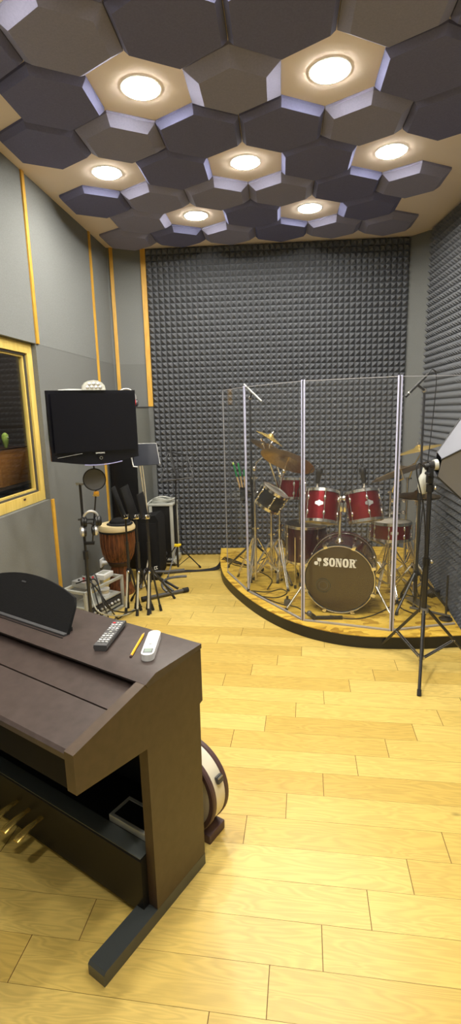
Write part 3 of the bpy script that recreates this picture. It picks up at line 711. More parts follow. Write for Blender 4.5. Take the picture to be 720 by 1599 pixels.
# --- guitar stand lying on the floor
gs = thing('guitar_stand', 'black tubular guitar stand folded down on the floor beside the music stands', 'guitar stand', (-.60, 4.40, 0))
def loc_(p): return V(p) - V((-.60, 4.40, 0))
M().tube([loc_((-.78, 4.27, .024)), loc_((-.43, 4.47, .024))], .016, 10).build('foot_bar', MT['darkgrey'], gs)
for p, q in (((-.80, 4.255, .024), (-.755, 4.283, .024)), ((-.455, 4.455, .024), (-.41, 4.482, .024))): M().tube([loc_(p), loc_(q)], .022, 10).build('rubber_end', MT['rubber'], gs)
M().tube(smooth_path([loc_(p) for p in ((-.59, 4.37, .045), (-.63, 4.40, .075), (-.64, 4.46, .10), (-.60, 4.53, .115), (-.50, 4.58, .115), (-.43, 4.60, .11))], 6), .012, 8).build('cradle_hook', MT['darkgrey'], gs)
M().tube([loc_((-.83, 4.66, .17)), loc_((-.50, 4.45, .045))], .012, 8).build('strut', MT['blackmetal'], gs)
M().tube([loc_((-.80, 4.60, .20)), loc_((-.54, 4.40, .04))], .012, 8).build('strut', MT['blackmetal'], gs)
M().tube([loc_((-.84, 4.64, .15)), loc_((-.62, 4.70, .13)), loc_((-.46, 4.74, .13))], .013, 8).build('upper_hook', MT['darkgrey'], gs)
M().tube([loc_((-.83, 4.66, .17)), loc_((-.86, 4.55, .02))], .012, 8).build('rear_leg', MT['blackmetal'], gs)

# --- wire music stand with yellow clamp by the back wall
wsx = V((-.560, 5.10, 0))
wt = thing('wire_music_stand', 'black tripod music stand with wire desk and yellow clamp before the back wall', 'music stand', wsx)
M().tube([(0, 0, .05), (0, 0, .60)], .011, 10).build('lower_tube', MT['blackmetal'], wt)
M().tube([(0, 0, .56), (.02, 0, 1.0)], .008, 10).build('upper_tube', MT['blackmetal'], wt)
yc = M().box((0, -.008, .285), (.055, .035, .03), bev=.008).build('yellow_clamp', MT['yellow'], wt, label='bright yellow clamp')
M().ball((.032, -.012, .290), .014, n=10).build('clamp_knob', MT['yellow'], yc)
for f in ((.225, .11), (-.085, -.25), (-.19, .10)):
    f = V((f[0], f[1], 0)); u = f.normalized()
    g = M().tube([u * .014 + V((0, 0, .28)), f * .96 + V((0, 0, .02))], .0065, 8).build('leg', MT['blackmetal'] if f.y > -.2 else MT['darkgrey'], wt)
    M().tube([f * .93 + V((0, 0, .028)), f + V((0, 0, .004))], [.010, .011], 8).build('rubber_foot', MT['rubber'], g)
    M().tube([V((0, 0, .06)), f * .55 + V((0, 0, .145))], .004, 6).build('brace', MT['blackmetal'], wt)
def W(p): return V(p) - wsx
m = M()
q = [W((-.690, 5.06, .955)), W((-.358, 5.06, .988)), W((-.425, 5.16, 1.205)), W((-.610, 5.16, 1.235))]
m.tube([q[0], q[1]], .009, 8); m.tube([q[1], q[2]], .0045, 6); m.tube([q[2], q[3]], .006, 6); m.tube([q[3], q[0]], .0045, 6)
m.tube([(q[0] + q[1]) / 2, q[2]], .0045, 6); m.tube([(q[0] + q[1]) / 2, q[3]], .0045, 6); m.tube([W((-.66, 5.10, 1.05)), W((-.40, 5.10, 1.09))], .004, 6)
dk = m.build('wire_desk', MT['blackmetal'], wt)
m = M(); m.bar(W((-.585, 5.13, 1.265)), W((-.525, 5.075, .985)), .045, .010, (0, 1, 0)); m.build('desk_spine', MT['blackmetal'], dk)

# --- equipment rack by the left wall
rk = thing('equipment_rack', 'pale grey open rack of audio units and cables behind the piano', 'rack', (-1.13, 3.72, 0), math.radians(64.5))
m = M()
for x in (.012, .468):
    for y in (.012, .228): m.box((x, y, .145), (.022, .022, .285), bev=.002)
for z in (.012, .275):
    for y in (.012, .228): m.box((.24, y, z), (.46, .022, .022), bev=.002)
    for x in (.012, .468): m.box((x, .12, z), (.022, .22, .022), bev=.002)
m.build('rack_frame', MT['rackgrey'], rk)
u1 = M().box((.24, .115, .075), (.43, .20, .095), bev=.003).build('audio_unit', MT['ledbrd'], rk)
for k in range(9): M().lathe([(0, .014), (.009, .013), (.011, 0), (0, 0)], axmat((.06 + .043 * k, .014, .085), (0, -1, 0)), 12).build('unit_knob', MT['silver'] if k % 2 else MT['white'], u1)
M().box((.24, .0135, .050), (.38, .004, .018)).build('unit_panel', MT['rackgrey'], u1)
M().box((.24, .12, .137), (.43, .20, .012), bev=.002).build('shelf', MT['rackgrey'], rk)
ad = thing('power_adapter', 'white block adapter lying on top of the grey equipment rack', 'adapter', Matrix.Translation(V((-1.13, 3.72, 0))) @ Matrix.Rotation(math.radians(64.5), 4, 'Z') @ V((.36, .11, .2865)), math.radians(70))
M().box((0, 0, .022), (.14, .10, .044), bev=.005).build('adapter_body', MT['white'], ad); M().box((0, 0, .0455), (.08, .06, .003), bev=.001).build('adapter_label', MT['rackgrey'], ad)
m2 = Matrix.Translation(V((-1.13, 3.72, 0))) @ Matrix.Rotation(math.radians(64.5), 4, 'Z')
ro = thing('white_cup_reel', 'white round cable reel inside the open equipment rack', 'cable reel', m2 @ V((.34, .10, .1435)), 0)
M().lathe([(0, 0), (.045, 0), (.046, .01), (.03, .016), (.03, .04), (.046, .046), (.045, .056), (0, .056)], n=24).build('reel_drum', MT['white'], ro); M().lathe([(.030, .017), (.038, .020), (.038, .036), (.030, .039)], n=24, closed=True).build('reel_cable', MT['offwhite'], ro)
mx = thing('silver_mixer', 'silver box with dials on the near end of the equipment rack', 'mixer', m2 @ V((.15, .12, .2865)), math.radians(60))
M().box((0, 0, .025), (.16, .15, .05), bev=.006).build('mixer_body', MT['silver'], mx)
for k in range(6): M().lathe([(0, .062), (.007, .061), (.009, .05), (0, .05)], Matrix.Translation((-.05 + .05 * (k % 3), -.03 + .05 * (k // 3), 0)), 10).build('mixer_knob', MT['black'] if k % 2 else MT['red'], mx)
rnd = random.Random(5)
def cable(name, label, pts, r, material, n=8):
    p0 = V(pts[0]); m = M(off=p0); m.tube(smooth_path(pts, n), r, 7); o = m.build(name, material); o.location = p0; return tag(o, label, 'cable')
for k in range(5):
    a = m2 @ V((rnd.uniform(.02, .28), rnd.uniform(.03, .2), .342)); b = m2 @ V((rnd.uniform(-.08, .1), -.06 - .03 * k, .20)); c = m2 @ V((.05 + .09 * k, -.09 - .012 * k, .008)); d_ = m2 @ V((.2 + .08 * k, -.06 - .02 * k, .008))
    cable('tangled_cable', 'tangled audio cable drooping over the equipment rack front', [a, (a + b) / 2 + V((0, 0, .09)), b, (b + c) / 2 + V((.01, 0, -.03)), c, d_], .0055, [MT['black'], MT['darkgrey'], MT['black'], MT['rackgrey'], MT['black']][k])['group'] = 'cables at the equipment rack'
ol = thing('wall_outlet', 'white mains plug in a low socket on the left wall by the djembe', 'outlet', LM @ V((.0, 1.20, .18)), LRZ)
M().box((.008, 0, 0), (.016, .085, .085), bev=.004).build('socket_plate', MT['white'], ol); M().lathe([(0, .05), (.017, .048), (.021, .012), (.021, 0), (0, 0)], axmat((.014, 0, 0), (1, 0, 0)), 16).build('plug', MT['white'], ol)
M().tube(smooth_path([(.055, 0, 0), (.10, -.01, -.02), (.13, -.03, -.10), (.14, -.05, -.175)]), .005, 7).build('plug_cable', MT['rackgrey'], ol)
# floor cables to the riser
for k in range(4):
    cable('floor_cable', 'black cable of the bundle crossing the floor to the drum riser', [(-.70 + .02 * k, 5.02 + .012 * k, .007 + .002 * k), (-.50, 5.06 + .018 * k, .007), (-.32, 5.08 + .012 * k, .007), (-.17, 5.10 + .02 * k, .009 + .004 * k), (-.10 , 5.10 + .03 * k, .050 + .014 * k), (-.04, 5.09 + .04 * k, .099), (.06 + .05 * k, 5.0 - .05 * k, .098)], .006, MT['black'])['group'] = 'floor cables by the riser'
# --- things seen through the window
cbx = M(); cbx.box((0, 0, .15), (.30, .48, .30), bev=.004); bo = thing('wooden_speaker_cabinet', 'orange brown wooden box behind the control room window', 'box', LM @ V((-.60, .60, 1.0635)), LRZ)
cbx.build('box_body', MT['cardboard'], bo); M().box((.0, 0, .303), (.31, .49, .008), bev=.002).build('box_lid', MT['darkred'], bo)
ds = thing('control_desk', 'tall black counter in the dark control room behind the window', 'desk', LM @ V((-.62, .02, .05)), LRZ)
M().box((0, 0, .995), (.50, 1.9, .03), bev=.004).build('desk_top', MT['black'], ds)
for x in (-.22, .22):
    for y in (-.90, .90): M().box((x, y, .49), (.05, .05, .98), bev=.003).build('desk_leg', MT['blackmetal'], ds)
lm_ = thing('green_toy', 'small lime green pointed object on the wooden box behind the window', 'ornament', LM @ V((-.52, .60, 1.3715)), LRZ)
M().lathe([(0, 0), (.012, 0), (.022, .03), (.030, .075), (.026, .105), (.012, .122), (0, .125)], n=20).build('toy_body', MT['lime'], lm_); M().ball((.024, -.006, .085), .009, n=10).build('toy_eye', MT['white'], lm_)
added_lamp = thing('ceiling_light', 'unseen round lamp added inside the control room to light the wooden box', 'lamp', LM @ V((-.33, .25, 2.70)), LRZ)  # added lamp, never in view, set near the glass to light the box
M().lathe([(0, -.012), (.09, -.012), (.09, -.002), (0, -.002)], n=32).build('diffuser', MT['boxfill'], added_lamp); M().lathe([(.09, -.001), (.105, -.001), (.105, -.014), (.09, -.014)], n=32, closed=True).build('lamp_rim', MT['lamprim'], added_lamp)
eq = thing('equipment_tower', 'dark equipment tower standing in the control room behind the window', 'equipment', LM @ V((-1.2, .25, .05)), LRZ)
M().box((0, 0, .95), (.5, .55, 1.9), bev=.01).build('tower_body', MT['ledbrd'], eq)
for k in range(6): M().box((.252, 0, .9 + .15 * k), (.008, .48, .12), bev=.002).build('tower_unit', MT['darkgrey'], eq)
# ================================================================== DRUM RISER, SHIELD, KIT
RZ = 0.09
edge = smooth_path([(-.112, 4.95, 0), (-.075, 4.66, 0), (.03, 4.30, 0), (.183, 3.93, 0), (.35, 3.645, 0), (.524, 3.455, 0), (.70, 3.335, 0), (.88, 3.265, 0), (1.05, 3.238, 0), (1.25, 3.224, 0), (1.56, 3.235, 0)], 6)
outline = [(-.118, 5.655), (-.122, 5.2)] + [(p.x, p.y) for p in edge] + [(1.575, 3.30), (1.935, 5.32), (1.915, 5.43), (1.84, 5.52)]
rs = thing('drum_riser', 'low curved wooden drum platform with black edge in the back right corner', 'platform', (.9, 4.4, 0))
def off(poly, c=(.9, 4.4)): return [(x - c[0], y - c[1]) for x, y in poly]
M().prism(off(outline), .018, None, RZ - .018).build('deck', MT['osb'], rs)
inner = [(x + (.9 - x) * .004, y + (4.4 - y) * .004) for x, y in outline]
M().prism(off(inner), RZ - .0185, None, 0).build('black_skirt', MT['blackmat'], rs)
m = M(); sk = [V((p.x, p.y, 0)) - V((.9, 4.4, 0)) for p in edge]
for a, b in zip(sk, sk[1:]):
    na = (a).normalized() * .003; nb_ = b.normalized() * .003
    q = [a + na, b + nb_]; lo = [m.bm.verts.new(p + V((0, 0, .001))) for p in q]; hi = [m.bm.verts.new(p + V((0, 0, RZ - .006))) for p in q]
    m.bm.faces.new((lo[0], lo[1], hi[1], hi[0]))
bmesh.ops.remove_doubles(m.bm, verts=m.bm.verts, dist=1e-5); ge = m.bm.faces[:]
bmesh.ops.solidify(m.bm, geom=ge, thickness=.003)
m.build('edge_trim', MT['black'], rs)

# --- shield of clear panels
sb = [V((-.045, 4.76, RZ)), V((.135, 4.20, RZ)), V((.512, 3.545, RZ)), V((1.098, 3.325, RZ)), V((1.585, 3.41, RZ))]
SH = 1.722
shd = thing('drum_shield', 'clear folding acrylic drum shield with pale hinge posts standing on the platform', 'drum shield', sb[2])
O = sb[2]
for k in range(4):
    a, b = sb[k] - O, sb[k + 1] - O; d = (b - a).normalized(); a, b = a + d * .010, b - d * .010
    n = V((d.y, -d.x, 0)); pm = Matrix((d, -n, V((0, 0, 1)))).transposed().to_4x4(); pm.translation = a
    L = (b - a).length
    pn = M().box((L / 2, 0, SH / 2), (L, .006, SH), mtx=pm).build('clear_panel', MT['pane'], shd)
    M().box((L / 2, 0, SH - .002), (L, .0075, .005), mtx=pm).build('top_edge', MT['clearedge'], pn)
    M().box((L / 2, 0, .006), (L, .016, .012), mtx=pm).build('foot_strip', MT['clearedge'], pn)
    if k == 0: M().box((.002, 0, SH / 2), (.005, .0075, SH), mtx=pm).build('side_edge', MT['clearedge'], pn)
for k in (1, 2, 3):
    c = sb[k] - O
    for (p, q) in ((sb[k - 1], sb[k]), (sb[k], sb[k + 1])):
        d = (q - p).normalized(); s = -1 if q == sb[k] else 1
        cc_ = c + d * s * (.010 if k > 1 else .006)
        M().box((cc_.x, cc_.y, SH / 2 + .001), (.011, .010, SH + .01), rz=math.atan2(d.y, d.x), bev=.002).build('hinge_post', MT['acrylicedge'], shd)
    h = M(); h.tube([(c.x, c.y, .0), (c.x, c.y, SH)], .0045, 8); h.build('hinge_rod', MT['darkgrey'], shd)

def emat(o, z, xh=None): return axmat(o, z, xh)
def drum(name, label, cat, o, axis, r, h, lugs=6, shell='maroon', xh=None, badge=None, head='coated', group=None, hoopw=.014):
    """o = centre of the shell, axis = towards the batter head"""
    t = thing(name, label, cat, o, rot=emat((0, 0, 0), axis, xh).to_3x3(), group=group)
    M().lathe([(r, -h / 2), (r, h / 2), (r - .007, h / 2), (r - .007, -h / 2)], n=44, closed=True).build('shell', MT[shell], t)
    for s, nm in ((1, 'batter_hoop'), (-1, 'resonant_hoop')):
        z = s * h / 2
        M().lathe([(r + .003, z - s * .014), (r + .009, z - s * .014), (r + .009, z + s * .008), (r + .004, z + s * .010), (r + .002, z + s * .002)], n=44, closed=True).build(nm, MT['chrome'], t)
        M().lathe([(0, z + s * .002), (r * .97, z + s * .003), (r + .003, z), (r + .002, z - s * .004), (0, z - s * .001)], n=44).build('drum_head', MT[head], t)
    for k in range(lugs):
        a = 2 * PI * (k + .5) / lugs; c, s = math.cos(a), math.sin(a)
        lg = M()
        for zz in (h * .24, -h * .24): lg.ball(((r + .006) * c, (r + .006) * s, zz), .011, (1, 1, 1.7), 10)
        lgo = lg.build('lug', MT['chrome'], t)
        M().tube([((r + .012) * c, (r + .012) * s, -h / 2 - .004), ((r + .012) * c, (r + .012) * s, h / 2 + .004)], .0032, 6).build('tension_rod', MT['chrome'], lgo)
    if badge is not None:
        bm_ = emat(((r + .0015) * math.cos(badge), (r + .0015) * math.sin(badge), 0), (math.cos(badge), math.sin(badge), 0), (-math.sin(badge), math.cos(badge), 0))
        pl_ = [(.0, .021), (.011, .013), (.026, .008), (.026, -.008), (.011, -.013), (0, -.021), (-.011, -.013), (-.026, -.008), (-.026, .008), (-.011, .013)]
        M().prism(pl_, .003, bm_).build('silver_badge', MT['badge'], t, label='silver cross shaped badge')
    return t

# bass drum
BC = V((.800, 3.66, .362)); BA = V((.123, .39, .004)).normalized()
bd = thing('bass_drum', 'large bass drum with smoked black front head and white lettering', 'bass drum', BC, rot=emat((0, 0, 0), -BA, (1, 0, 0)).to_3x3())
bmx = emat((0, 0, 0), -BA, (1, 0, 0))
# local: z towards the room front, x to picture right side, y up or down
BX = bmx.to_3x3() @ V((1, 0, 0)); BY = bmx.to_3x3() @ V((0, 1, 0))
ys = 1 if BY.z > 0 else -1; xs = 1 if BX.x > 0 else -1
BR, BH = .262, .40
M().lathe([(BR - .01, -BH), (BR - .01, -.012), (BR - .018, -.012), (BR - .018, -BH)], n=64, closed=True).build('shell', MT['maroondark'], bd)
for z, nm in ((0, 'front_hoop'), (-BH, 'rear_hoop')):
    hp_ = M().lathe([(BR - .004, z - .022), (BR + .006, z - .022), (BR + .008, z), (BR + .004, z + .010), (BR - .006, z + .010), (BR - .010, z)], n=64, closed=True).build(nm, MT['black' if z == 0 else 'maroondark'], bd)
    M().lathe([(BR - .005, z + .006), (BR - .001, z + .008), (BR + .003, z + .0115), (BR - .001, z + .013), (BR - .005, z + .011)], n=64, closed=True).build('chrome_rim', MT['chrome'], hp_)
M().lathe([(0, .003), (BR - .012, .003), (BR - .008, -.004), (0, -.002)], n=64).build('front_head', MT['drumblack'], bd, label='glossy smoked black front head')
M().lathe([(0, -BH - .003), (BR - .012, -BH - .003), (BR - .008, -BH + .004), (0, -BH + .002)], n=64).build('batter_head', MT['coated'], bd)
for k in range(8):
    a = 2 * PI * (k + .5) / 8; c, s = math.cos(a), math.sin(a)
    g = M()
    for zz in (-.10, -BH + .10): g.ball((BR * c, BR * s, zz), .014, (1, 1, 2.2), 10)
    lg = g.build('lug', MT['chrome'], bd)
    M().tube([((BR + .014) * c, (BR + .014) * s, -.10), ((BR + .014) * c, (BR + .014) * s, .016)], .004, 6).build('tension_rod', MT['chrome'], lg)
    M().box((0, 0, 0), (.030, .018, .034), bev=.004, mtx=emat(((BR + .008) * c, (BR + .008) * s, .004), (c, s, 0), (-s, c, 0))).build('claw', MT['chrome'], lg)
# logo: emblem and heavy slab letters, drawn in head plane
def head_m(): # picture-plane frame on the head
    x = V((xs, 0, 0)); y = V((0, ys, 0)); z = V((0, 0, 1)) 
    m_ = Matrix((x, y, x.cross(y) if x.cross(y).z > 0 else z)).transposed().to_4x4(); return m_
HM = head_m()
lgm = M(); LZ = .0042
def rectl(x0, y0, x1, y1): lgm.face([HM @ V((x, y, LZ)) for x, y in ((x0, y0), (x1, y0), (x1, y1), (x0, y1))])
def polyl(p): lgm.face([HM @ V((x, y, LZ)) for x, y in p])
def ringl(cx_, cy_, ax, ay, bx, by, n=28, a0=0, a1=2 * PI):
    for k in range(n):
        t0, t1 = a0 + (a1 - a0) * k / n, a0 + (a1 - a0) * (k + 1) / n
        sq = lambda t, A, B: (cx_ + A * math.copysign(abs(math.cos(t)) ** .8, math.cos(t)), cy_ + B * math.copysign(abs(math.sin(t)) ** .8, math.sin(t)))
        polyl([sq(t0, ax, ay), sq(t1, ax, ay), sq(t1, bx, by), sq(t0, bx, by)])
LX, LY, LH = -.118, .098, .066       # left, baseline, cap height of the lettering
def S(x):
    w_ = .040; pts = []
    path = smooth_path([(x + w_ - .006, LY + LH * .74, 0), (x + w_ * .52, LY + LH * .90, 0), (x + .0095, LY + LH * .73, 0), (x + w_ * .5, LY + LH * .52, 0), (x + w_ - .0085, LY + LH * .28, 0), (x + w_ * .48, LY + LH * .10, 0), (x + .006, LY + LH * .27, 0)], 7)
    n_ = len(path)
    L_, R__ = [], []
    for k, p in enumerate(path):
        t = (path[min(k + 1, n_ - 1)] - path[max(k - 1, 0)]).normalized(); nn_ = V((-t.y, t.x, 0)); wd = .0062 + .0035 * math.exp(-((k / (n_ - 1) - .5) / .28) ** 2)
        L_.append(p + nn_ * wd); R__.append(p - nn_ * wd)
    for k in range(n_ - 1): polyl([(q.x, q.y) for q in (L_[k], L_[k + 1], R__[k + 1], R__[k])])
    rectl(x + w_ - .008, LY + LH * .66, x + w_ - .002, LY + LH); rectl(x + .002, LY, x + .008, LY + LH * .34)
def Oo(x): ringl(x + .0225, LY + LH / 2, .0225, LH / 2 + .001, .0062, LH / 2 - .011)
def N(x):
    rectl(x + .004, LY, x + .012, LY + LH); rectl(x, LY, x + .017, LY + .008); rectl(x, LY + LH - .008, x + .016, LY + LH)
    polyl([(x + .005, LY + LH), (x + .021, LY + LH), (x + .043, LY), (x + .029, LY)])
    rectl(x + .035, LY, x + .043, LY + LH); rectl(x + .031, LY + LH - .008, x + .047, LY + LH)
def Rr(x):
    rectl(x + .004, LY, x + .019, LY + LH); rectl(x, LY, x + .022, LY + .008); rectl(x, LY + LH - .008, x + .02, LY + LH)
    ringl(x + .022, LY + LH * .735, .020, LH * .265, .006, LH * .12, 16, -PI / 2, PI / 2); rectl(x + .018, LY + LH * .88, x + .024, LY + LH); rectl(x + .018, LY + LH * .47, x + .024, LY + LH * .60)
    polyl([(x + .020, LY + LH * .50), (x + .034, LY + LH * .50), (x + .046, LY), (x + .031, LY)]); rectl(x + .031, LY, x + .050, LY + .008)
S(LX); Oo(LX + .044); N(LX + .092); Oo(LX + .143); Rr(LX + .192)
lgm.build('brand_lettering', MT['logo'], bd, smooth=False, label='white heavy slab lettering reading SONOR')
lgm = M()
for (x, y, stem) in ((-.170, LY + .020, 1), (-.145, LY + .048, -1)):
    ringl(x, y, .0145, .0145, .0001, .0001, 20)
    rectl(x + .010 * stem - .0015, y, x + .010 * stem + .0015, y + .045) if stem > 0 else rectl(x - .0015, y - .05, x + .0015, y)
lgm.build('mallet_emblem', MT['logo'], bd, smooth=False, label='white emblem of two crossed round mallets')
M().lathe([(.004, .0045), (.006, .0045), (.006, .0038), (.004, .0038)], HM @ Matrix.Translation((.122, .158, 0)), 12, closed=True).build('trademark', MT['logo'], bd)
for a, rr in ((0.0, .052), ): M().lathe([(rr - .004, .0036), (rr + .004, .0036), (rr + .004, .0060), (rr - .004, .0060)], HM @ Matrix.Translation((-.115, -.055, 0)), 36, closed=True).build('port_ring', MT['black'], bd)
M().lathe([(.030, .0036), (.034, .0036), (.034, .0050), (.030, .0050)], HM @ Matrix.Translation((-.115, -.055, 0)), 36, closed=True).build('inner_ring', MT['darkgrey'], bd)
for sgn in (1, -1):
    a = HM @ V((sgn * (BR - .01), -.05, -.12)); b = HM @ V((sgn * (BR + .13), -BR + .0, .02))
    sp_ = M().tube([a, b], .008, 8).build('spur', MT['chrome'], bd); M().ball(a, .022, n=12).build('spur_bracket', MT['chrome'], sp_); M().tube([b, b + (b - a).normalized() * .03], .012, 8).build('rubber_tip', MT['rubber'], sp_)
# tom holder on top of the bass drum
def loc2world(p): return V(p)
bi = (Matrix.Translation(BC) @ bmx).inverted()
tp = V((.838, 3.83, 0)); M().tube([bi @ V((tp.x, tp.y, .625)), bi @ V((tp.x, tp.y, .955))], .0125, 14).build('holder_post', MT['chrome'], bd)
M().lathe([(0, .03), (.020, .028), (.028, .008), (.036, 0), (0, 0)], bi @ Matrix.Translation((tp.x, tp.y, .615)), 20).build('holder_base', MT['chrome'], bd)
hh = M(); hh.tube([bi @ V((tp.x, tp.y, .90)), bi @ V((tp.x, tp.y, .965))], .024, 14); hb = hh.build('holder_clamp', MT['chrome'], bd)
TLc, TRc = V((.690, 3.80, .893)), V((1.010, 3.80, .888))
for c, sx in ((TLc, 1), (TRc, -1)):
    e = c + V((sx * .128, .0, .0)); q = V((tp.x, tp.y - .012, .945)); mid = V(((e.x + q.x) / 2 - sx * .0, tp.y - .035, .955))
    M().tube(smooth_path([bi @ q, bi @ mid, bi @ (e + V((sx * .008, -.01, .03))), bi @ (e + V((0, 0, -.01)))], 5), .010, 8).build('tom_arm', MT['chrome'], bd)
    M().ball(bi @ mid, .022, n=12).build('arm_ball', MT['chrome'], bd)
    M().box((0, 0, 0), (.026, .05, .07), bev=.008, mtx=bi @ Matrix.Translation(c + V((sx * .146, -.01, .0)))).build('arm_bracket', MT['chrome'], bd)
drum('rack_tom', 'left of the two maroon rack toms above the bass drum', 'tom drum', TLc, (.13, .30, .94), .122, .235, 6, 'maroon', badge=None, group=None)
drum('rack_tom', 'right of the two maroon rack toms above the bass drum', 'tom drum', TRc, (-.10, .30, .94), .122, .225, 6, 'maroon', badge=None)
tl_t = [o for o in COL.objects if o.name.startswith('rack_tom')]
for o, wd in ((tl_t[0], V((-.35, -1, 0))), (tl_t[1], V((.12, -1, 0)))):
    l = o.rotation_euler.to_matrix().inverted() @ wd; a = math.atan2(l.y, l.x); r = .122
    bm_ = emat(((r + .001) * math.cos(a), (r + .001) * math.sin(a), .012), (math.cos(a), math.sin(a), 0), (-math.sin(a), math.cos(a), 0))
    pl_ = [(.0, .024), (.012, .015), (.030, .009), (.030, -.009), (.012, -.015), (0, -.024), (-.012, -.015), (-.030, -.009), (-.030, .009), (-.012, .015)]
    M().prism(pl_, .003, bm_).build('silver_badge', MT['badge'], o, label='silver cross shaped badge')
def tom_legs(t, pts, bottom, r):
    inv_ = (Matrix.Translation(t.location) @ t.rotation_euler.to_matrix().to_4x4()).inverted()
    for p in pts:
        a = V((p[0], p[1], t.location.z + .08)); b = V((p[0], p[1], bottom))
        g = M().tube([inv_ @ a, inv_ @ b], .006, 8).build('leg', MT['chrome'], t); M().tube([inv_ @ (b + V((0, 0, .03))), inv_ @ b], .011, 8).build('rubber_foot', MT['rubber'], g)
ft = drum('floor_tom', 'dark maroon floor tom with legs left behind the bass drum', 'tom drum', (.665, 4.40, .47), (0, 0, 1), .18, .32, 8, 'maroondark', head='drumblack')
tom_legs(ft, [(.665 + .20 * math.cos(a), 4.40 + .20 * math.sin(a)) for a in (-2.2, -.3, 1.6)], RZ + .001, .2)
sn = drum('snare_drum', 'maroon snare drum with silver badge on a stand right behind the bass drum', 'snare drum', (1.305, 4.06, .635), (.02, .06, 1), .155, .135, 8, 'maroon', badge=None)
l = sn.rotation_euler.to_matrix().inverted() @ V((-.12, -1, 0)); a = math.atan2(l.y, l.x)
M().prism([(.0, .024), (.012, .015), (.030, .009), (.030, -.009), (.012, -.015), (0, -.024), (-.012, -.015), (-.030, -.009), (-.030, .009), (-.012, .015)], .003, emat((.1565 * math.cos(a), .1565 * math.sin(a), 0), (math.cos(a), math.sin(a), 0), (-math.sin(a), math.cos(a), 0))).build('silver_badge', MT['badge'], sn)
dt = drum('rack_tom', 'maroon tom with bright red top half hidden behind the tilted black drum', 'tom drum', (.545, 4.42, .945), (.05, .15, 1), .115, .17, 6, 'maroon')
tom_legs(dt, [(.545 + .135 * math.cos(a), 4.42 + .135 * math.sin(a)) for a in (-1.2, .9, 2.4)], RZ + .001, .12)
bt = drum('black_side_drum', 'small tilted black drum with chrome hoops on its own stand at left', 'drum', (.340, 4.22, .90), (.52, -.12, .80), .118, .150, 6, 'black')

def tripod(t, c, hub, foot_r, foot_z, a0, material='chrome', rad=.009, double=True, lower=None, rt_=.011):
    """legs from hub height down and out, braces back to the post; points relative to thing"""
    for k in range(3):
        a = a0 + 2 * PI * k / 3; d = V((math.cos(a), math.sin(a), 0)); s = V((-d.y, d.x, 0))
        kn = c + d * foot_r; kn.z = foot_z
        g = M()
        offs = (.010, -.010) if double else (0,)
        for q in offs:
            g.tube([V((c.x, c.y, hub)) + d * .02 + s * q, kn + V((0, 0, .022)) + s * q * .6], rad * (.62 if double else 1), 7)
        lg = g.build('leg', MT[material], t)
        M().tube([kn + V((0, 0, .030)) - d * .012, kn + d * .004 + V((0, 0, .001))], [rt_, rt_ * 1.2], 9).build('rubber_foot', MT['rubber'], lg)
        lo = lower if lower is not None else foot_z + .05
        br = M()
        mid = V((c.x, c.y, hub)).lerp(kn, .52)
        for q in offs: br.tube([V((c.x, c.y, lo)) + d * .015 + s * q, mid + s * q], rad * .55, 6)
        br.build('brace', MT[material], t)
    M().lathe([(0, hub + .025), (.018, hub + .022), (.020, hub - .02), (0, hub - .022)], Matrix.Translation((c.x, c.y, 0)), 14).build('leg_collar', MT[material], t)

def stand(name, label, base, tubes, a0, hub=.42, foot_r=.24, material='chrome', cat='cymbal stand', extra=None, double=True):
    t = thing(name, label, cat, (base[0], base[1], RZ)); c = V((0, 0, 0))
    tripod(t, c, hub, foot_r, .001, a0, material, .010, double, lower=.10)
    h0 = .05
    for (z0, z1, r) in tubes:
        M().tube([(0, 0, z0), (0, 0, z1)], r, 12).build('tube', MT[material], t)
        M().tube([(0, 0, z1 - .03), (0, 0, z1)], r + .006, 12).build('clamp', MT[material], t)
        wn = M(); wn.box((.024, 0, z1 - .012), (.024, .008, .016), bev=.003); wn.box((-.018, 0, z1 - .012), (.014, .010, .012), bev=.003); wn.build('wing_screw', MT[material], t)
    if extra: extra(t)
    return t
def cymbal(name, label, c, n, r, bell=.13, material='bronze', cat='cymbal', xh=None):
    t = thing(name, label, cat, c, rot=emat((0, 0, 0), n, xh).to_3x3())
    k = r * bell * 1.6
    prof = [(.006, .030), (k * .55, .026), (k, .010), (r * .5, .002), (r * .9, -.012), (r, -.017), (r - .0005, -.0185), (r * .9, -.0138), (r * .5, .0002), (k, .008), (k * .55, .024), (.006, .028)]
    M().lathe(prof, n=56, closed=True).build('cymbal_disc', MT[material], t)
    M().lathe([(0, .055), (.006, .054), (.007, .045), (.012, .044), (.013, .033), (.004, .031), (0, .031)], n=14).build('felt_and_nut', MT['chrome'], t)
    return t
# left crash group
CN1 = V((.37, .36, .85)); C1 = V((.468, 4.05, 1.235))
cymbal('crash_cymbal', 'large tilted bronze crash cymbal on the left side of the kit', C1, CN1, .225)
def boomto(t, pts, r=.0075, nm='boom_arm', material='chrome'):
    o_ = t.location; m = M(); m.tube([V(p) - o_ for p in pts], r, 10); return m.build(nm, MT[material], t)
def x1(t):
    n = CN1.normalized(); b = boomto(t, [(.432, 4.42, .93), (.292, 4.36, 1.345), (.277, 4.355, 1.39)], .009, 'boom_arm')
    boomto(t, [C1 - n * .10, C1 + n * .03], .005, 'cymbal_rod'); boomto(t, [(.432, 4.42, .93), tuple(C1 - n * .10)], .008)
    for p in ((.290, 4.358, 1.352), (.432, 4.42, .93), tuple(C1 - n * .10)):
        M().ball(V(p) - t.location, .020, n=12).build('tilter', MT['chrome'], t)
stand('cymbal_stand', 'chrome cymbal stand with long boom left of the kit, second from the glass', (.432, 4.42), [(.03, .50, .013), (.45, .84, .010)], .7, .40, .25, extra=x1)
CN2 = V((.50, .22, .84)); C2 = V((.345, 4.36, 1.375))
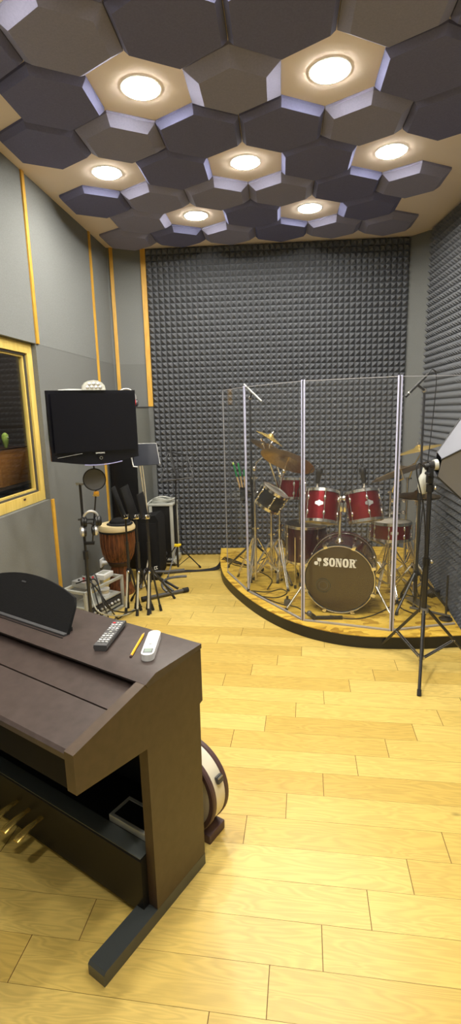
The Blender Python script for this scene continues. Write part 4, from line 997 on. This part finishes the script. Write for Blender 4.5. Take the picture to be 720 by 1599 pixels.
cymbal('china_cymbal', 'bronze cymbal half hidden behind the crash cymbal at far left', V((.355, 4.42, 1.315)), V((.44, .20, .86)), .175)
def x2(t):
    boomto(t, [(.215, 4.42, 1.10), (.235, 4.42, 1.18), (.34, 4.42, 1.27), (.355, 4.42, 1.335)], .006, 'cymbal_rod')
    M().ball(V((.218, 4.42, 1.13)) - t.location, .022, n=12).build('tilter', MT['chrome'], t)
stand('cymbal_stand', 'chrome straight cymbal stand nearest the left edge of the platform', (.215, 4.42), [(.03, .52, .013), (.47, .97, .010)], -1.9, .42, .24, extra=x2)
SPc = V((.345, 4.24, 1.405)); SPn = V((.53, .02, .85))
cymbal('splash_cymbal', 'small yellow bronze splash cymbal highest on the left of the kit', SPc, SPn, .130, material='gold')
def x3(t):
    boomto(t, [(.455, 4.58, .95), (.45, 4.53, 1.06), (.335, 4.24, 1.33), tuple(SPc + SPn.normalized() * .03)], .006, 'cymbal_rod')
    M().ball(V((.45, 4.53, 1.06)) - t.location, .020, n=12).build('tilter', MT['chrome'], t)
stand('cymbal_stand', 'chrome stand of the splash cymbal behind the tilted black drum', (.455, 4.60), [(.03, .50, .012), (.45, .90, .009)], .3, .36, .22, extra=x3)
def x4(t):
    boomto(t, [(.360, 4.46, .76), (.345, 4.24, .80), (.335, 4.22, .84)], .010, 'drum_arm'); boomto(t, [(.27, 4.17, .83), (.33, 4.16, .79), (.40, 4.20, .81)], .007, 'basket_arm'); boomto(t, [(.30, 4.30, .83), (.34, 4.24, .79)], .007, 'basket_arm')
stand('drum_stand', 'brassy chrome stand carrying the small tilted black drum', (.362, 4.47), [(.03, .45, .012), (.40, .68, .010)], 1.3, .36, .23, cat='drum stand', extra=x4)
# right side
CN3 = V((-.27, .30, .915)); C3 = V((1.335, 3.95, 1.140))
cymbal('ride_cymbal', 'large bronze ride cymbal tilted above the snare on the right', C3, CN3, .24)
def x5(t):
    n = CN3.normalized(); boomto(t, [(1.355, 4.20, .93), (1.345, 4.10, 1.02), tuple(C3 - n * .07), tuple(C3 + n * .03)], .0075, 'cymbal_rod')
    M().ball(V((1.345, 4.10, 1.02)) - t.location, .020, n=12).build('tilter', MT['chrome'], t)
    for z in (.76, .86):
        M().box(V((1.38, 4.17, z)) - t.location, (.10, .03, .03), bev=.008).build('multi_clamp', MT['chrome'], t)
        M().ball(V((1.44, 4.15, z)) - t.location, .016, n=10).build('clamp_screw', MT['chrome'], t)
stand('cymbal_stand', 'chrome stand of the ride cymbal right of the snare drum', (1.355, 4.25), [(.03, .48, .013), (.43, .84, .010)], -2.2, .38, .24, extra=x5)
CN4 = V((-.22, .12, .96)); C4 = V((1.60, 4.30, 1.275))
cymbal('crash_cymbal', 'orange bronze crash cymbal highest on the right beside the softbox', C4, CN4, .20, material='gold')
def x6(t):
    boomto(t, [(1.60, 4.50, 1.00), (1.605, 4.42, 1.12), tuple(C4 - CN4.normalized() * .05), tuple(C4 + CN4.normalized() * .03)], .0075, 'cymbal_rod'); M().ball(V((1.605, 4.42, 1.12)) - t.location, .020, n=12).build('tilter', MT['chrome'], t)
stand('cymbal_stand', 'chrome stand of the orange crash cymbal by the right foam wall', (1.60, 4.55), [(.03, .48, .013), (.43, .91, .010)], -1.2, .38, .23, extra=x6)
# hi-hat
hhs = stand('hi_hat_stand', 'chrome hi-hat stand with pedal behind the softbox tripod', (1.465, 3.92), [(.03, .50, .012), (.45, .80, .009)], -1.9, .30, .20, cat='hi-hat stand')
M().tube([(0, 0, .78), (0, 0, .95)], .0035, 8).build('pull_rod', MT['chrome'], hhs)
M().box((-.03, -.17, .035), (.085, .24, .012), bev=.004, rz=.2).build('foot_pedal', MT['steel'], hhs)
cymbal('hi_hat_cymbal', 'upper bronze hi-hat cymbal beside the softbox pole', (1.465, 3.92, .955), (0, .03, 1), .165)
cymbal('hi_hat_cymbal', 'lower bronze hi-hat cymbal facing down beside the softbox pole', (1.465, 3.92, .915), (0, .03, -1), .165)
# snare stand
sst = thing('snare_stand', 'chrome snare stand with tripod legs under the maroon snare', 'drum stand', (1.305, 4.06, RZ))
tripod(sst, V((0, 0, 0)), .26, .22, .001, -1.57, 'chrome', .010, True, lower=.08)
M().tube([(0, 0, .05), (0, 0, .40)], .012, 12).build('tube', MT['chrome'], sst)
for k in range(3):
    a = .5 + 2 * PI * k / 3; M().tube([(0, 0, .39), (.12 * math.cos(a), .12 * math.sin(a), .435), (.171 * math.cos(a), .171 * math.sin(a), .452), (.173 * math.cos(a), .173 * math.sin(a), .50)], .007, 8).build('basket_arm', MT['chrome'], sst)
# tom microphones
for c, lab, d in ((V((.655, 3.79, 1.005)), 'small black drum microphone clipped to the left rack tom', 1), (V((1.005, 3.79, 1.00)), 'small black drum microphone clipped to the right rack tom', -1)):
    t = thing('drum_microphone', lab, 'microphone', c)
    M().box((0, .0, .018), (.03, .035, .030), bev=.005).build('hoop_clip', MT['black'], t)
    M().tube([(0, 0, .03), (0, -.004, .075)], .008, 10).build('gooseneck', MT['chrome'], t)
    hd = axmat((0, -.004, .07), (.15 * d, -.10, 1))
    M().lathe([(0, 0), (.017, .002), (.019, .03), (.020, .06), (.026, .072), (.027, .100), (.018, .118), (0, .122)], hd, 20).build('microphone_body', MT['black'], t)
    M().tube(smooth_path([hd @ V((0, 0, .115)), hd @ V((-.02, .02, .15)), V((-.08 * 1, .05, .10)), V((-.13, .10, .0)), V((-.14, .16, -.15))]), .003, 6).build('microphone_cable', MT['black'], t)
# ================================================================== OVERHEAD MICROPHONES, SOFTBOX, SMALL THINGS ON THE RISER
def mic_boom(name, label, base, top, mic0, mic1, material_mic, a0, foot_r=.30, hub=.28):
    t = thing(name, label, 'microphone stand', (base[0], base[1], RZ))
    H = top - RZ
    M().tube([(0, 0, .05), (0, 0, H * .55)], .0115, 12).build('lower_tube', MT['blackmetal'], t); M().tube([(0, 0, H * .5), (0, 0, H)], .0085, 12).build('upper_tube', MT['blackmetal'], t)
    M().tube([(0, 0, H * .52), (0, 0, H * .57)], .017, 12).build('clutch', MT['black'], t)
    tripod(t, V((0, 0, 0)), hub, foot_r, .001, a0, 'blackmetal', .010, False, lower=.09)
    M().ball((0, 0, H), .016, n=12).build('swivel', MT['steel'], t)
    mid = (V(mic0) * .45 + V(mic1) * .55); lo = V((base[0], base[1], RZ))
    return t
lo_ = mic_boom('microphone_stand', 'black overhead microphone stand at the left back of the platform', (.205, 4.72), 1.735, None or (.144, 4.5, 1.825), (.291, 4.5, 1.687), 'silver', 2.5)
def pencil_mic(label, a, b, material, holder, lead):
    a, b = V(a), V(b); c = (a + b) / 2
    t = thing('overhead_microphone', label, 'microphone', c); d = (b - a).normalized(); L = (b - a).length
    ax = axmat((0, 0, 0), d)
    M().lathe([(0, -L / 2), (.009, -L / 2), (.0095, -L * .2), (.0085, -L * .18), (.010, -L * .16), (.0105, L * .42), (.011, L * .44), (.011, L / 2 - .004), (.009, L / 2), (0, L / 2)], ax, 18).build('microphone_body', MT[material], t)
    M().lathe([(.0108, L * .33), (.0118, L * .335), (.0118, L * .36), (.0108, L * .365)], ax, 18, closed=True).build('grille_band', MT['steel'], t)
    M().tube([V(holder) - c, ax @ V((0, 0, -L * .02))], .009, 8).build('microphone_clip', MT['black'], t)
    if lead: M().tube(smooth_path([V(p) - c for p in lead]), .0035, 6).build('microphone_lead', MT['black'], t)
    return t
pencil_mic('slim silver overhead microphone pointing down at the left of the kit', (.150, 4.68, 1.855), (.300, 4.60, 1.700), 'nickel', (.205, 4.715, 1.735), None)
ro_ = mic_boom('microphone_stand', 'black overhead microphone stand at the right between the glass and the softbox', (1.41, 3.74), 1.73, (1, 1, 1), (1, 1, 1), 'black', -2.5, .235)
pencil_mic('slim black overhead microphone pointing down at the right of the kit', (1.425, 3.72, 1.845), (1.262, 3.70, 1.690), 'black', (1.41, 3.735, 1.73), [(1.425, 3.72, 1.845), (1.46, 3.73, 1.875), (1.495, 3.75, 1.80), (1.49, 3.78, 1.45), (1.465, 3.78, 1.10), (1.43, 3.76, .60), (1.44, 3.80, .25), (1.50, 3.85, RZ + .004)])
# drumsticks in a holder on the left microphone stand
ho = thing('stick_holder', 'black drumstick holder clipped to the left overhead microphone stand', 'holder', (.130, 4.70, .80))
M().lathe([(.030, 0), (.036, 0), (.038, .13), (.034, .13)], n=20, closed=True).build('holder_cup', MT['blackmat'], ho); M().lathe([(0, 0), (.033, 0), (.033, .006), (0, .006)], n=20).build('holder_bottom', MT['black'], ho)
M().box((.05, .01, .06), (.045, .02, .03), bev=.004).build('holder_clip', MT['black'], ho)
for k, (dx, dy, ln, l2) in enumerate(((-.045, 0, .36, 'leftmost'), (-.026, .01, .345, 'middle'), (-.006, -.01, .28, 'rightmost'))):
    a = V((.122 + .012 * k, 4.70 + dy * .5, .812)); d = V((dx, dy, 1)).normalized() if k != 1 else V((dx, dy, 1)).normalized()
    d = V((dx * 2.0, dy, ln)).normalized()
    t = thing('drumstick', 'green tipped wooden drumstick, ' + l2 + ' of the three in the black holder', 'drumstick', a, rot=emat((0, 0, 0), d).to_3x3(), group='drumsticks in the holder')
    M().tube([(0, 0, 0), (0, 0, .225)], .0072, 10).build('wooden_shaft', MT['woodtip'], t)
    M().tube([(0, 0, .22), (0, 0, ln - .02)], [.0082, .0080], 10).build('green_grip', MT['green'], t); M().tube([(0, 0, ln - .02), (0, 0, ln - .006), (0, 0, ln)], [.0078, .0076, .004], 10).build('stick_end', MT['lime'] if k == 0 else MT['green'], t)

# --- softbox on its light stand
LS = V((1.177, 2.97, 0))
ls = thing('light_stand', 'black tripod light stand holding the softbox in front of the platform', 'light stand', LS)
M().tube([(0, 0, .065), (0, 0, .40)], .0125, 14).build('centre_tube', MT['blackmetal'], ls); M().tube([(0, 0, .36), (0, 0, .72)], .0165, 14).build('lower_tube', MT['blackmetal'], ls)
M().tube([(0, 0, .70), (0, 0, 1.16)], .0135, 14).build('middle_tube', MT['blackmetal'], ls); M().tube([(0, 0, 1.14), (.012, 0, 1.22)], .010, 12).build('top_tube', MT['blackmetal'], ls)
for z in (.70, 1.15):
    c_ = M().tube([(0, 0, z - .025), (0, 0, z + .02)], .021, 14).build('clutch', MT['black'], ls); M().ball((.028, -.012, z), .012, n=10).build('clutch_knob', MT['steel'], c_)
M().lathe([(0, .405), (.024, .402), (.028, .39), (.028, .372), (0, .37)], n=18).build('upper_hub', MT['steel'], ls); M().lathe([(0, .082), (.020, .080), (.022, .07), (.020, .06), (0, .058)], n=18).build('lower_hub', MT['steel'], ls)
for f in (V((1.046, 2.648, 0)), V((1.000, 3.268, 0)), V((1.527, 2.995, 0))):
    f = f - LS; u = f.normalized()
    g = M().tube([u * .024 + V((0, 0, .388)), f * .965 + V((0, 0, .020))], .0095, 10).build('leg', MT['blackmetal'], ls)
    M().tube([f * .94 + V((0, 0, .030)), f + V((0, 0, .002))], .0125, 10).build('rubber_foot', MT['rubber'], g)
    s = V((-u.y, u.x, 0)) * .008; br = M()
    for q in (s, -s): br.tube([u * .018 + V((0, 0, .070)) + q, f * .58 + V((0, 0, .172)) + q], .005, 7)
    br.build('brace', MT['blackmetal'], ls); M().ball(f * .58 + V((0, 0, .172)), .011, n=10).build('rivet', MT['steel'], g)
AP = V((1.190, 2.96, 1.285)); dC = .34; e1 = V((0, math.cos(math.radians(25)), math.sin(math.radians(25)))) * .25; e2 = V((0, math.sin(math.radians(25)), -math.cos(math.radians(25)))) * .36
sx_ = thing('softbox', 'grey fabric softbox on the light stand at the right edge', 'softbox', AP)
Cc = V((dC, .03, .055)); corners = {'FT': Cc + e1 - e2, 'NT': Cc - e1 - e2, 'NB': Cc - e1 + e2, 'FB': Cc + e1 + e2}
small = {k: (v - Cc) * .17 + V((.02, 0, 0)) for k, v in corners.items()}
order = ['FT', 'NT', 'NB', 'FB']
for a, b, nm in (('FT', 'NT', 'top_fabric'), ('NT', 'NB', 'near_fabric'), ('NB', 'FB', 'bottom_fabric'), ('FB', 'FT', 'far_fabric')):
    m = M(); NS = 6; rows_ = []
    inward = (Cc * .6 - (corners[a] + corners[b]) * .5).normalized()
    for i in range(NS + 1):
        u = i / NS; r_ = []
        for j in range(7):
            v = j / 6; p = (small[a].lerp(corners[a], u)).lerp(small[b].lerp(corners[b], u), v)
            r_.append(m.bm.verts.new(p + inward * (.020 * u * math.sin(PI * v) * 1.2 - 0)))
        rows_.append(r_)
    for i in range(NS):
        for j in range(6): m.bm.faces.new((rows_[i][j], rows_[i][j + 1], rows_[i + 1][j + 1], rows_[i + 1][j]))
    bmesh.ops.recalc_face_normals(m.bm, faces=m.bm.faces); bmesh.ops.solidify(m.bm, geom=m.bm.faces[:], thickness=.0025)
    m.build(nm, MT['greyfab'], sx_)
m = M(); m.face([corners[k] + V((.0, 0, 0)) for k in order]); bmesh.ops.solidify(m.bm, geom=m.bm.faces[:], thickness=.003); m.build('front_diffuser', MT['white'], sx_)
for k in order: M().tube([small[k] * .9, corners[k]], .0055, 7).build('seam_rod', MT['black'], sx_)
M().lathe([(.024, -.010), (.030, -.009), (.032, .012), (.024, .014)], axmat((.008, 0, 0), (1, 0, .1)), 24, closed=True).build('ring', MT['alu'], sx_)
M().tube([(-.030, 0, -.006), (.02, 0, 0)], .024, 16).build('lamp_socket', MT['black'], sx_); M().tube([(-.052, 0, -.012), (-.028, 0, -.006)], .018, 14).build('socket_cap', MT['black'], sx_)
tb = M(); tb.box((-.022, -.005, -.060), (.034, .034, .095), bev=.006); tb.build('tilt_bracket', MT['black'], sx_); M().tube([(-.034, -.05, -.050), (-.034, .02, -.050)], .010, 10).build('tilt_knob', MT['black'], sx_)
M().tube(smooth_path([(-.05, 0, -.015), (-.09, .0, .01), (-.10, -.01, -.05), (-.055, -.02, -.25), (-.035, -.02, -.5), (-.045, -.02, -.72), (-.05, -.02, -.9)]), .004, 7).build('power_cord', MT['black'], sx_)
# pale lamp shade shaped bulb behind the pole
lb = thing('spare_bulb', 'pale white spiral lamp bulb hanging beside the softbox hub', 'bulb', (1.175, 3.05, 1.215))
M().lathe([(0, .04), (.016, .038), (.018, .01), (.028, -.005), (.036, -.03), (.034, -.07), (.022, -.11), (0, -.12)], axmat((0, 0, 0), (.06, 0, 1)), 24).build('bulb_glass', MT['milk'], lb); M().tube([(.002, 0, .03), (.003, 0, .062)], .013, 12).build('bulb_cap', MT['alu'], lb)

# --- riser odds and ends
def riser_cable(label, pts, r=.0045): 
    o = cable('riser_cable', label, [(x, y, RZ + z) for x, y, z in pts], r, MT['black']); return o
riser_cable('black cable looping in front of the left cymbal stand on the platform', [(.16, 4.20, .005), (.30, 4.16, .005), (.42, 4.22, .005), (.46, 4.12, .005), (.36, 4.02, .005), (.22, 4.08, .005), (.19, 4.16, .012)])
riser_cable('black cable running along the left glass panel to the bass drum', [(.17, 4.17, .015), (.28, 4.00, .005), (.40, 3.86, .006), (.50, 3.80, .005), (.56, 3.66, .005), (.60, 3.52, .005)])
riser_cable('black cable curving from the kick microphone past the bass drum', [(.72, 3.58, .02), (.88, 3.54, .005), (1.05, 3.60, .005), (1.25, 3.78, .005), (1.40, 3.95, .005), (1.52, 4.25, .005)])
riser_cable('thin black cable under the left cymbal stands towards the back wall', [(.30, 4.20, .014), (.36, 4.50, .005), (.22, 4.80, .005), (.02, 4.98, .005), (-.05, 5.12, .012)])
riser_cable('black cable hanging in loops at the right microphone stand foot', [(1.36, 3.60, .005), (1.30, 3.72, .005), (1.33, 3.90, .005), (1.42, 3.98, .005), (1.46, 4.10, .005)])
km = thing('kick_microphone', 'black low microphone on a short bar lying before the bass drum', 'microphone', (.70, 3.56, RZ), -.05)
M().box((0, 0, .012), (.22, .030, .022), bev=.006).build('base_bar', MT['black'], km); M().tube([(-.10, 0, .02), (-.13, -.01, .045)], .016, 12).build('microphone_body', MT['black'], km); M().ball((-.138, -.012, .05), .022, n=12).build('grille', MT['darkgrey'], km)
sb_ = thing('stage_box', 'small black cable box on the platform near the left glass', 'cable box', (.435, 3.86, RZ), .5)
M().lathe([(0, .05), (.022, .048), (.028, .03), (.03, 0), (0, 0)], n=18).build('box_body', MT['darkgrey'], sb_); M().tube([(0, 0, .045), (0, 0, .075)], .010, 10).build('box_plug', MT['black'], sb_)
pd = thing('foot_pedal', 'black effect foot pedal on the platform near the right foam wall', 'pedal', (1.64, 3.98, RZ), .5)
M().prism([(-.05, 0), (.05, 0), (.05, .05), (-.05, .025)], .075, XZf, -.0375).build('pedal_case', MT['black'], pd); M().box((0, 0, .045), (.085, .06, .008), bev=.002, mtx=Matrix.Rotation(-.24, 4, 'Y')).build('treadle', MT['darkgrey'], pd)
bs = thing('low_boom_stand', 'short black boom stand with round weight lying low by the right wall', 'microphone stand', (1.545, 3.50, RZ))
M().tube([(-.24, .06, .075), (.03, -.02, .03)], .010, 10).build('boom_tube', MT['darkgrey'], bs); M().tube([(0, -.01, .001), (0, -.01, .34)], .008, 10).build('upright_tube', MT['blackmetal'], bs)
M().lathe([(0, 0), (.045, 0), (.047, .012), (.03, .02), (0, .022)], Matrix.Translation((0, -.01, 0)), 24).build('round_base', MT['blackmetal'], bs)
# ================================================================== CAMERA AND RENDER LOOK
pit, rol = math.radians(11.126), math.radians(1.56)
fw = V((0, math.cos(pit), -math.sin(pit))); up0 = V((0, math.sin(pit), math.cos(pit))); rt0 = V((1, 0, 0))
rt = rt0 * math.cos(rol) - up0 * math.sin(rol); up = up0 * math.cos(rol) + rt0 * math.sin(rol)
cam = bpy.data.cameras.new('camera'); co = bpy.data.objects.new('camera', cam); COL.objects.link(co)
mw = Matrix((rt, up, -fw)).transposed().to_4x4(); mw.translation = V((0, 0, 1.62)); co.matrix_world = mw
cam.sensor_fit = 'HORIZONTAL'; cam.sensor_width = 36.0; cam.lens = 36.0 * 797 / 720; cam.clip_start = 0.02; cam.clip_end = 60
scene.camera = co
w = bpy.data.worlds.new('world'); w.use_nodes = True; scene.world = w
w.node_tree.nodes['Background'].inputs['Color'].default_value = (0.02, 0.02, 0.022, 1)
vs = scene.view_settings; vs.view_transform = 'Standard'; vs.look = 'None'; vs.gamma = 1.0; vs.use_curve_mapping = False; vs.exposure = 1.15
scene.cycles.use_denoising = True
scene.cycles.max_bounces = 10; scene.cycles.diffuse_bounces = 5; scene.cycles.glossy_bounces = 4; scene.cycles.transparent_max_bounces = 16; scene.cycles.transmission_bounces = 6
scene.cycles.sample_clamp_indirect = 6.0; scene.cycles.caustics_reflective = False; scene.cycles.caustics_refractive = False
